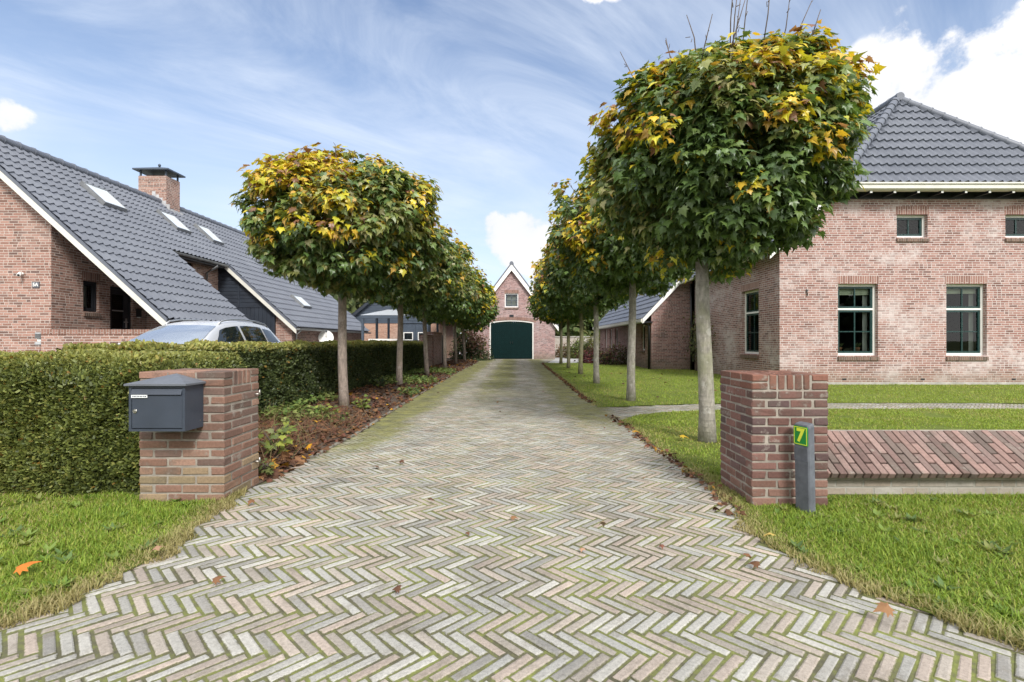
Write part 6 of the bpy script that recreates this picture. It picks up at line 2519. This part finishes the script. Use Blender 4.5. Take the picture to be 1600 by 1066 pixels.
# dead brown fern-like growth next to the pillar
r = np.random.default_rng(631)
mb = MB()
n = 1500
x, y = bed_pts(r, n, 4.3, 7.6, 1.1, .12)
V, F = [], []
P = np.stack([x, y, bed_z(x, y)], 1)
dr = unit(np.column_stack([r.normal(0, .55, (n, 2)), np.ones(n) * .55]))
sd_ = unit(np.cross(dr, r.normal(size=(n, 3))))
V, F = inst(np.array([(-.012, 0, 0), (.012, 0, 0), (.008, .5, .05), (.0, 1, -.12), (-.008, .5, .05)]), np.array([(0, 1, 2), (0, 2, 4), (4, 2, 3)]), P, sd_, dr, np.cross(sd_, dr), r.uniform(.10, .36, n))
cc = np.array([(.17, .085, .05), (.22, .12, .07), (.12, .065, .04), (.25, .17, .10), (.16, .15, .06)])
tag(npmesh('dead_growth', V, F, 'litter_leaf', np.repeat(cc[r.integers(0, 5, n)] * r.uniform(.7, 1.3, n)[:, None], 5, axis=0)), 'withered brown stems in the planting bed beside the left gate pillar', 'dead plants', kind='stuff')


def leafy_plant(label, x, y, h, n, leaf, pal, seed, name='young_shrub'):
    r = np.random.default_rng(seed)
    o = thing(name, label, 'plant', (x, y, 0), 'young plants in the bed')
    mb = MB()
    P, N_, T_ = [], [], []
    for i in range(6):
        a = i * 2.4 + r.uniform(-.4, .4)
        tp = Vector((x + .6 * h * math.cos(a) * r.uniform(.3, 1), y + .6 * h * math.sin(a) * r.uniform(.3, 1), h * r.uniform(.7, 1.1)))
        b = Vector((x, y, .03))
        mb.tube([b, (b + tp) / 2 + Vector((0, 0, .05)), tp], [.006, .005, .003], 5)
        for k in range(n // 6):
            f = r.uniform(.35, 1.05)
            q = b.lerp(tp, f) + Vector(r.normal(0, .03, 3))
            P.append(q)
            N_.append((r.normal(0, .4), r.normal(0, .4) - .3, 1))
            T_.append((math.cos(a) + r.normal(0, .6), math.sin(a) + r.normal(0, .6), -.3))
    mb.build('stems', 'twig', o)
    P, N_, T_ = np.array(P), unit(np.array(N_)), np.array(T_)
    T_ = unit(T_ - N_ * np.sum(T_ * N_, 1, keepdims=True))
    m = len(P)
    V, F = inst(MAPLE_V * np.array([1, .9, .6]), MAPLE_F, P, np.cross(T_, N_), T_, N_, leaf * r.uniform(.6, 1.25, m))
    pal = np.array(pal)
    npmesh('foliage', V, F, 'far_leaf', np.repeat(pal[r.integers(0, len(pal), m)] * r.uniform(.8, 1.2, m)[:, None], len(MAPLE_V), axis=0), o)
    return o


YG = [(.15, .20, .05), (.20, .24, .05), (.24, .27, .05), (.12, .16, .05), (.20, .22, .10)]
leafy_plant('young plant with bright yellow green leaves right behind the left gate pillar', -2.42, 4.95, .34, 60, .085, YG, 641)
leafy_plant('light green plant between the withered stems and the nearest left maple', -2.85, 7.3, .26, 60, .08, YG[:4], 642)
leafy_plant('small green plant at the foot of the nearest left maple, towards the drive', -2.62, 8.35, .20, 54, .08, YG[:4], 643)
leafy_plant('low green plant against the kerb below the left gate pillar', -2.22, 4.35, .12, 54, .05, [(.10, .13, .04), (.13, .15, .05)], 644)
leafy_plant('green plant in the bed close to the second maple of the left row', -3.35, 12.0, .30, 60, .09, YG[:2] + DG, 645)

# separate leaves lying on the drive and the grass
FL = bpy.data.meshes.new('fallen_leaf')


def leaf_thing(label, x, y, z, s, col, rot, seed, group, curl=3.0, tilt=.25):
    r = np.random.default_rng(seed)
    N_ = unit(np.array([[r.normal(0, tilt), r.normal(0, tilt), 1.]]))
    tip = np.array([[math.cos(rot), math.sin(rot), 0]])
    tip = unit(tip - N_ * np.sum(tip * N_, 1, keepdims=True))
    V, F = inst(MAPLE_V * np.array([.9, .95, curl]), MAPLE_F, np.array([[0, 0, 0.]]), np.cross(tip, N_), tip, N_, np.array([s]))
    V[:, 2] -= V[:, 2].min()
    me_o = npmesh('fallen_leaf', V, F, 'litter_leaf', np.tile(col, (len(V), 1)))
    me_o.location = (x, y, z)
    return tag(me_o, label, 'leaf', group)


px2 = lambda px, py: ((px - 809) / 775 * (930 / (py - 533)), 930 / (py - 533))
GD, GG = 'leaves fallen on the drive', 'leaves fallen on the grass'
r = np.random.default_rng(651)
for i, (px, py, s, col, lab) in enumerate((
        (26, 908, .10, (.50, .16, .03), 'orange leaf lying on the left verge grass'),
        (245, 872, .09, (.34, .20, .13), 'pale brown leaf at the edge of the left verge and pavers'),
        (1205, 852, .085, (.46, .34, .10), 'yellowish leaf on the edge of the right verge below the pillar'),
        (1390, 975, .08, (.26, .14, .07), 'brown leaf where the right verge meets the pavers, nearest the viewer'),
        (990, 681, .11, (.42, .22, .03), 'orange leaf at the drive edge beside the nearest right maple'),
        (1064, 690, .12, (.45, .30, .03), 'golden leaf on the lawn left of the nearest right maple trunk'),
        (910, 862, .05, (.40, .24, .16), 'pinkish leaf on the pavers in the middle of the drive'),
        (942, 832, .07, (.26, .19, .13), 'curled brown leaf standing on the pavers right of the drive centre'),
        (586, 734, .08, (.13, .08, .05), 'dark brown leaf on the pavers to the left of the drive centre'),
        (486, 712, .12, (.50, .25, .02), 'bright orange leaf in the litter of the planting bed near the pillar'))):
    x, y = px2(px, py)
    onpav = 'pavers' in lab
    leaf_thing(lab, x, y, .012 if onpav and i in (6, 7, 8) else .04, s, col, r.uniform(0, 6.28), 660 + i, GD if i in (6, 7, 8) else GG, curl=4 if i == 7 else 2.5, tilt=.5 if i == 7 else .25)
for i in range(34):
    y = 2.2 + 24 * r.uniform(0, 1) ** 1.6
    x = float(xl(y)) + (float(xr(y)) - float(xl(y))) * r.uniform(.04, .97)
    leaf_thing('small brown leaf lying on the herringbone drive', x, y, .010, r.uniform(.03, .075), tuple(LIT[i % 6] * 1.2), r.uniform(0, 6.28), 700 + i, 'small brown leaves on the drive')
for i in range(40):
    y = 4.6 + 16 * r.uniform(0, 1) ** 1.3
    x = float(xr(y)) + .15 + (4.5 if y < 9 else 5.0) * r.uniform(0, 1)
    if y > 12.5 and x > 5.2 or 8 < y < 10:
        continue
    leaf_thing('small brown leaf lying on the right lawn', x, y, .03, r.uniform(.06, .11), tuple(LIT[i % 6]), r.uniform(0, 6.28), 760 + i, 'small brown leaves on the lawn')
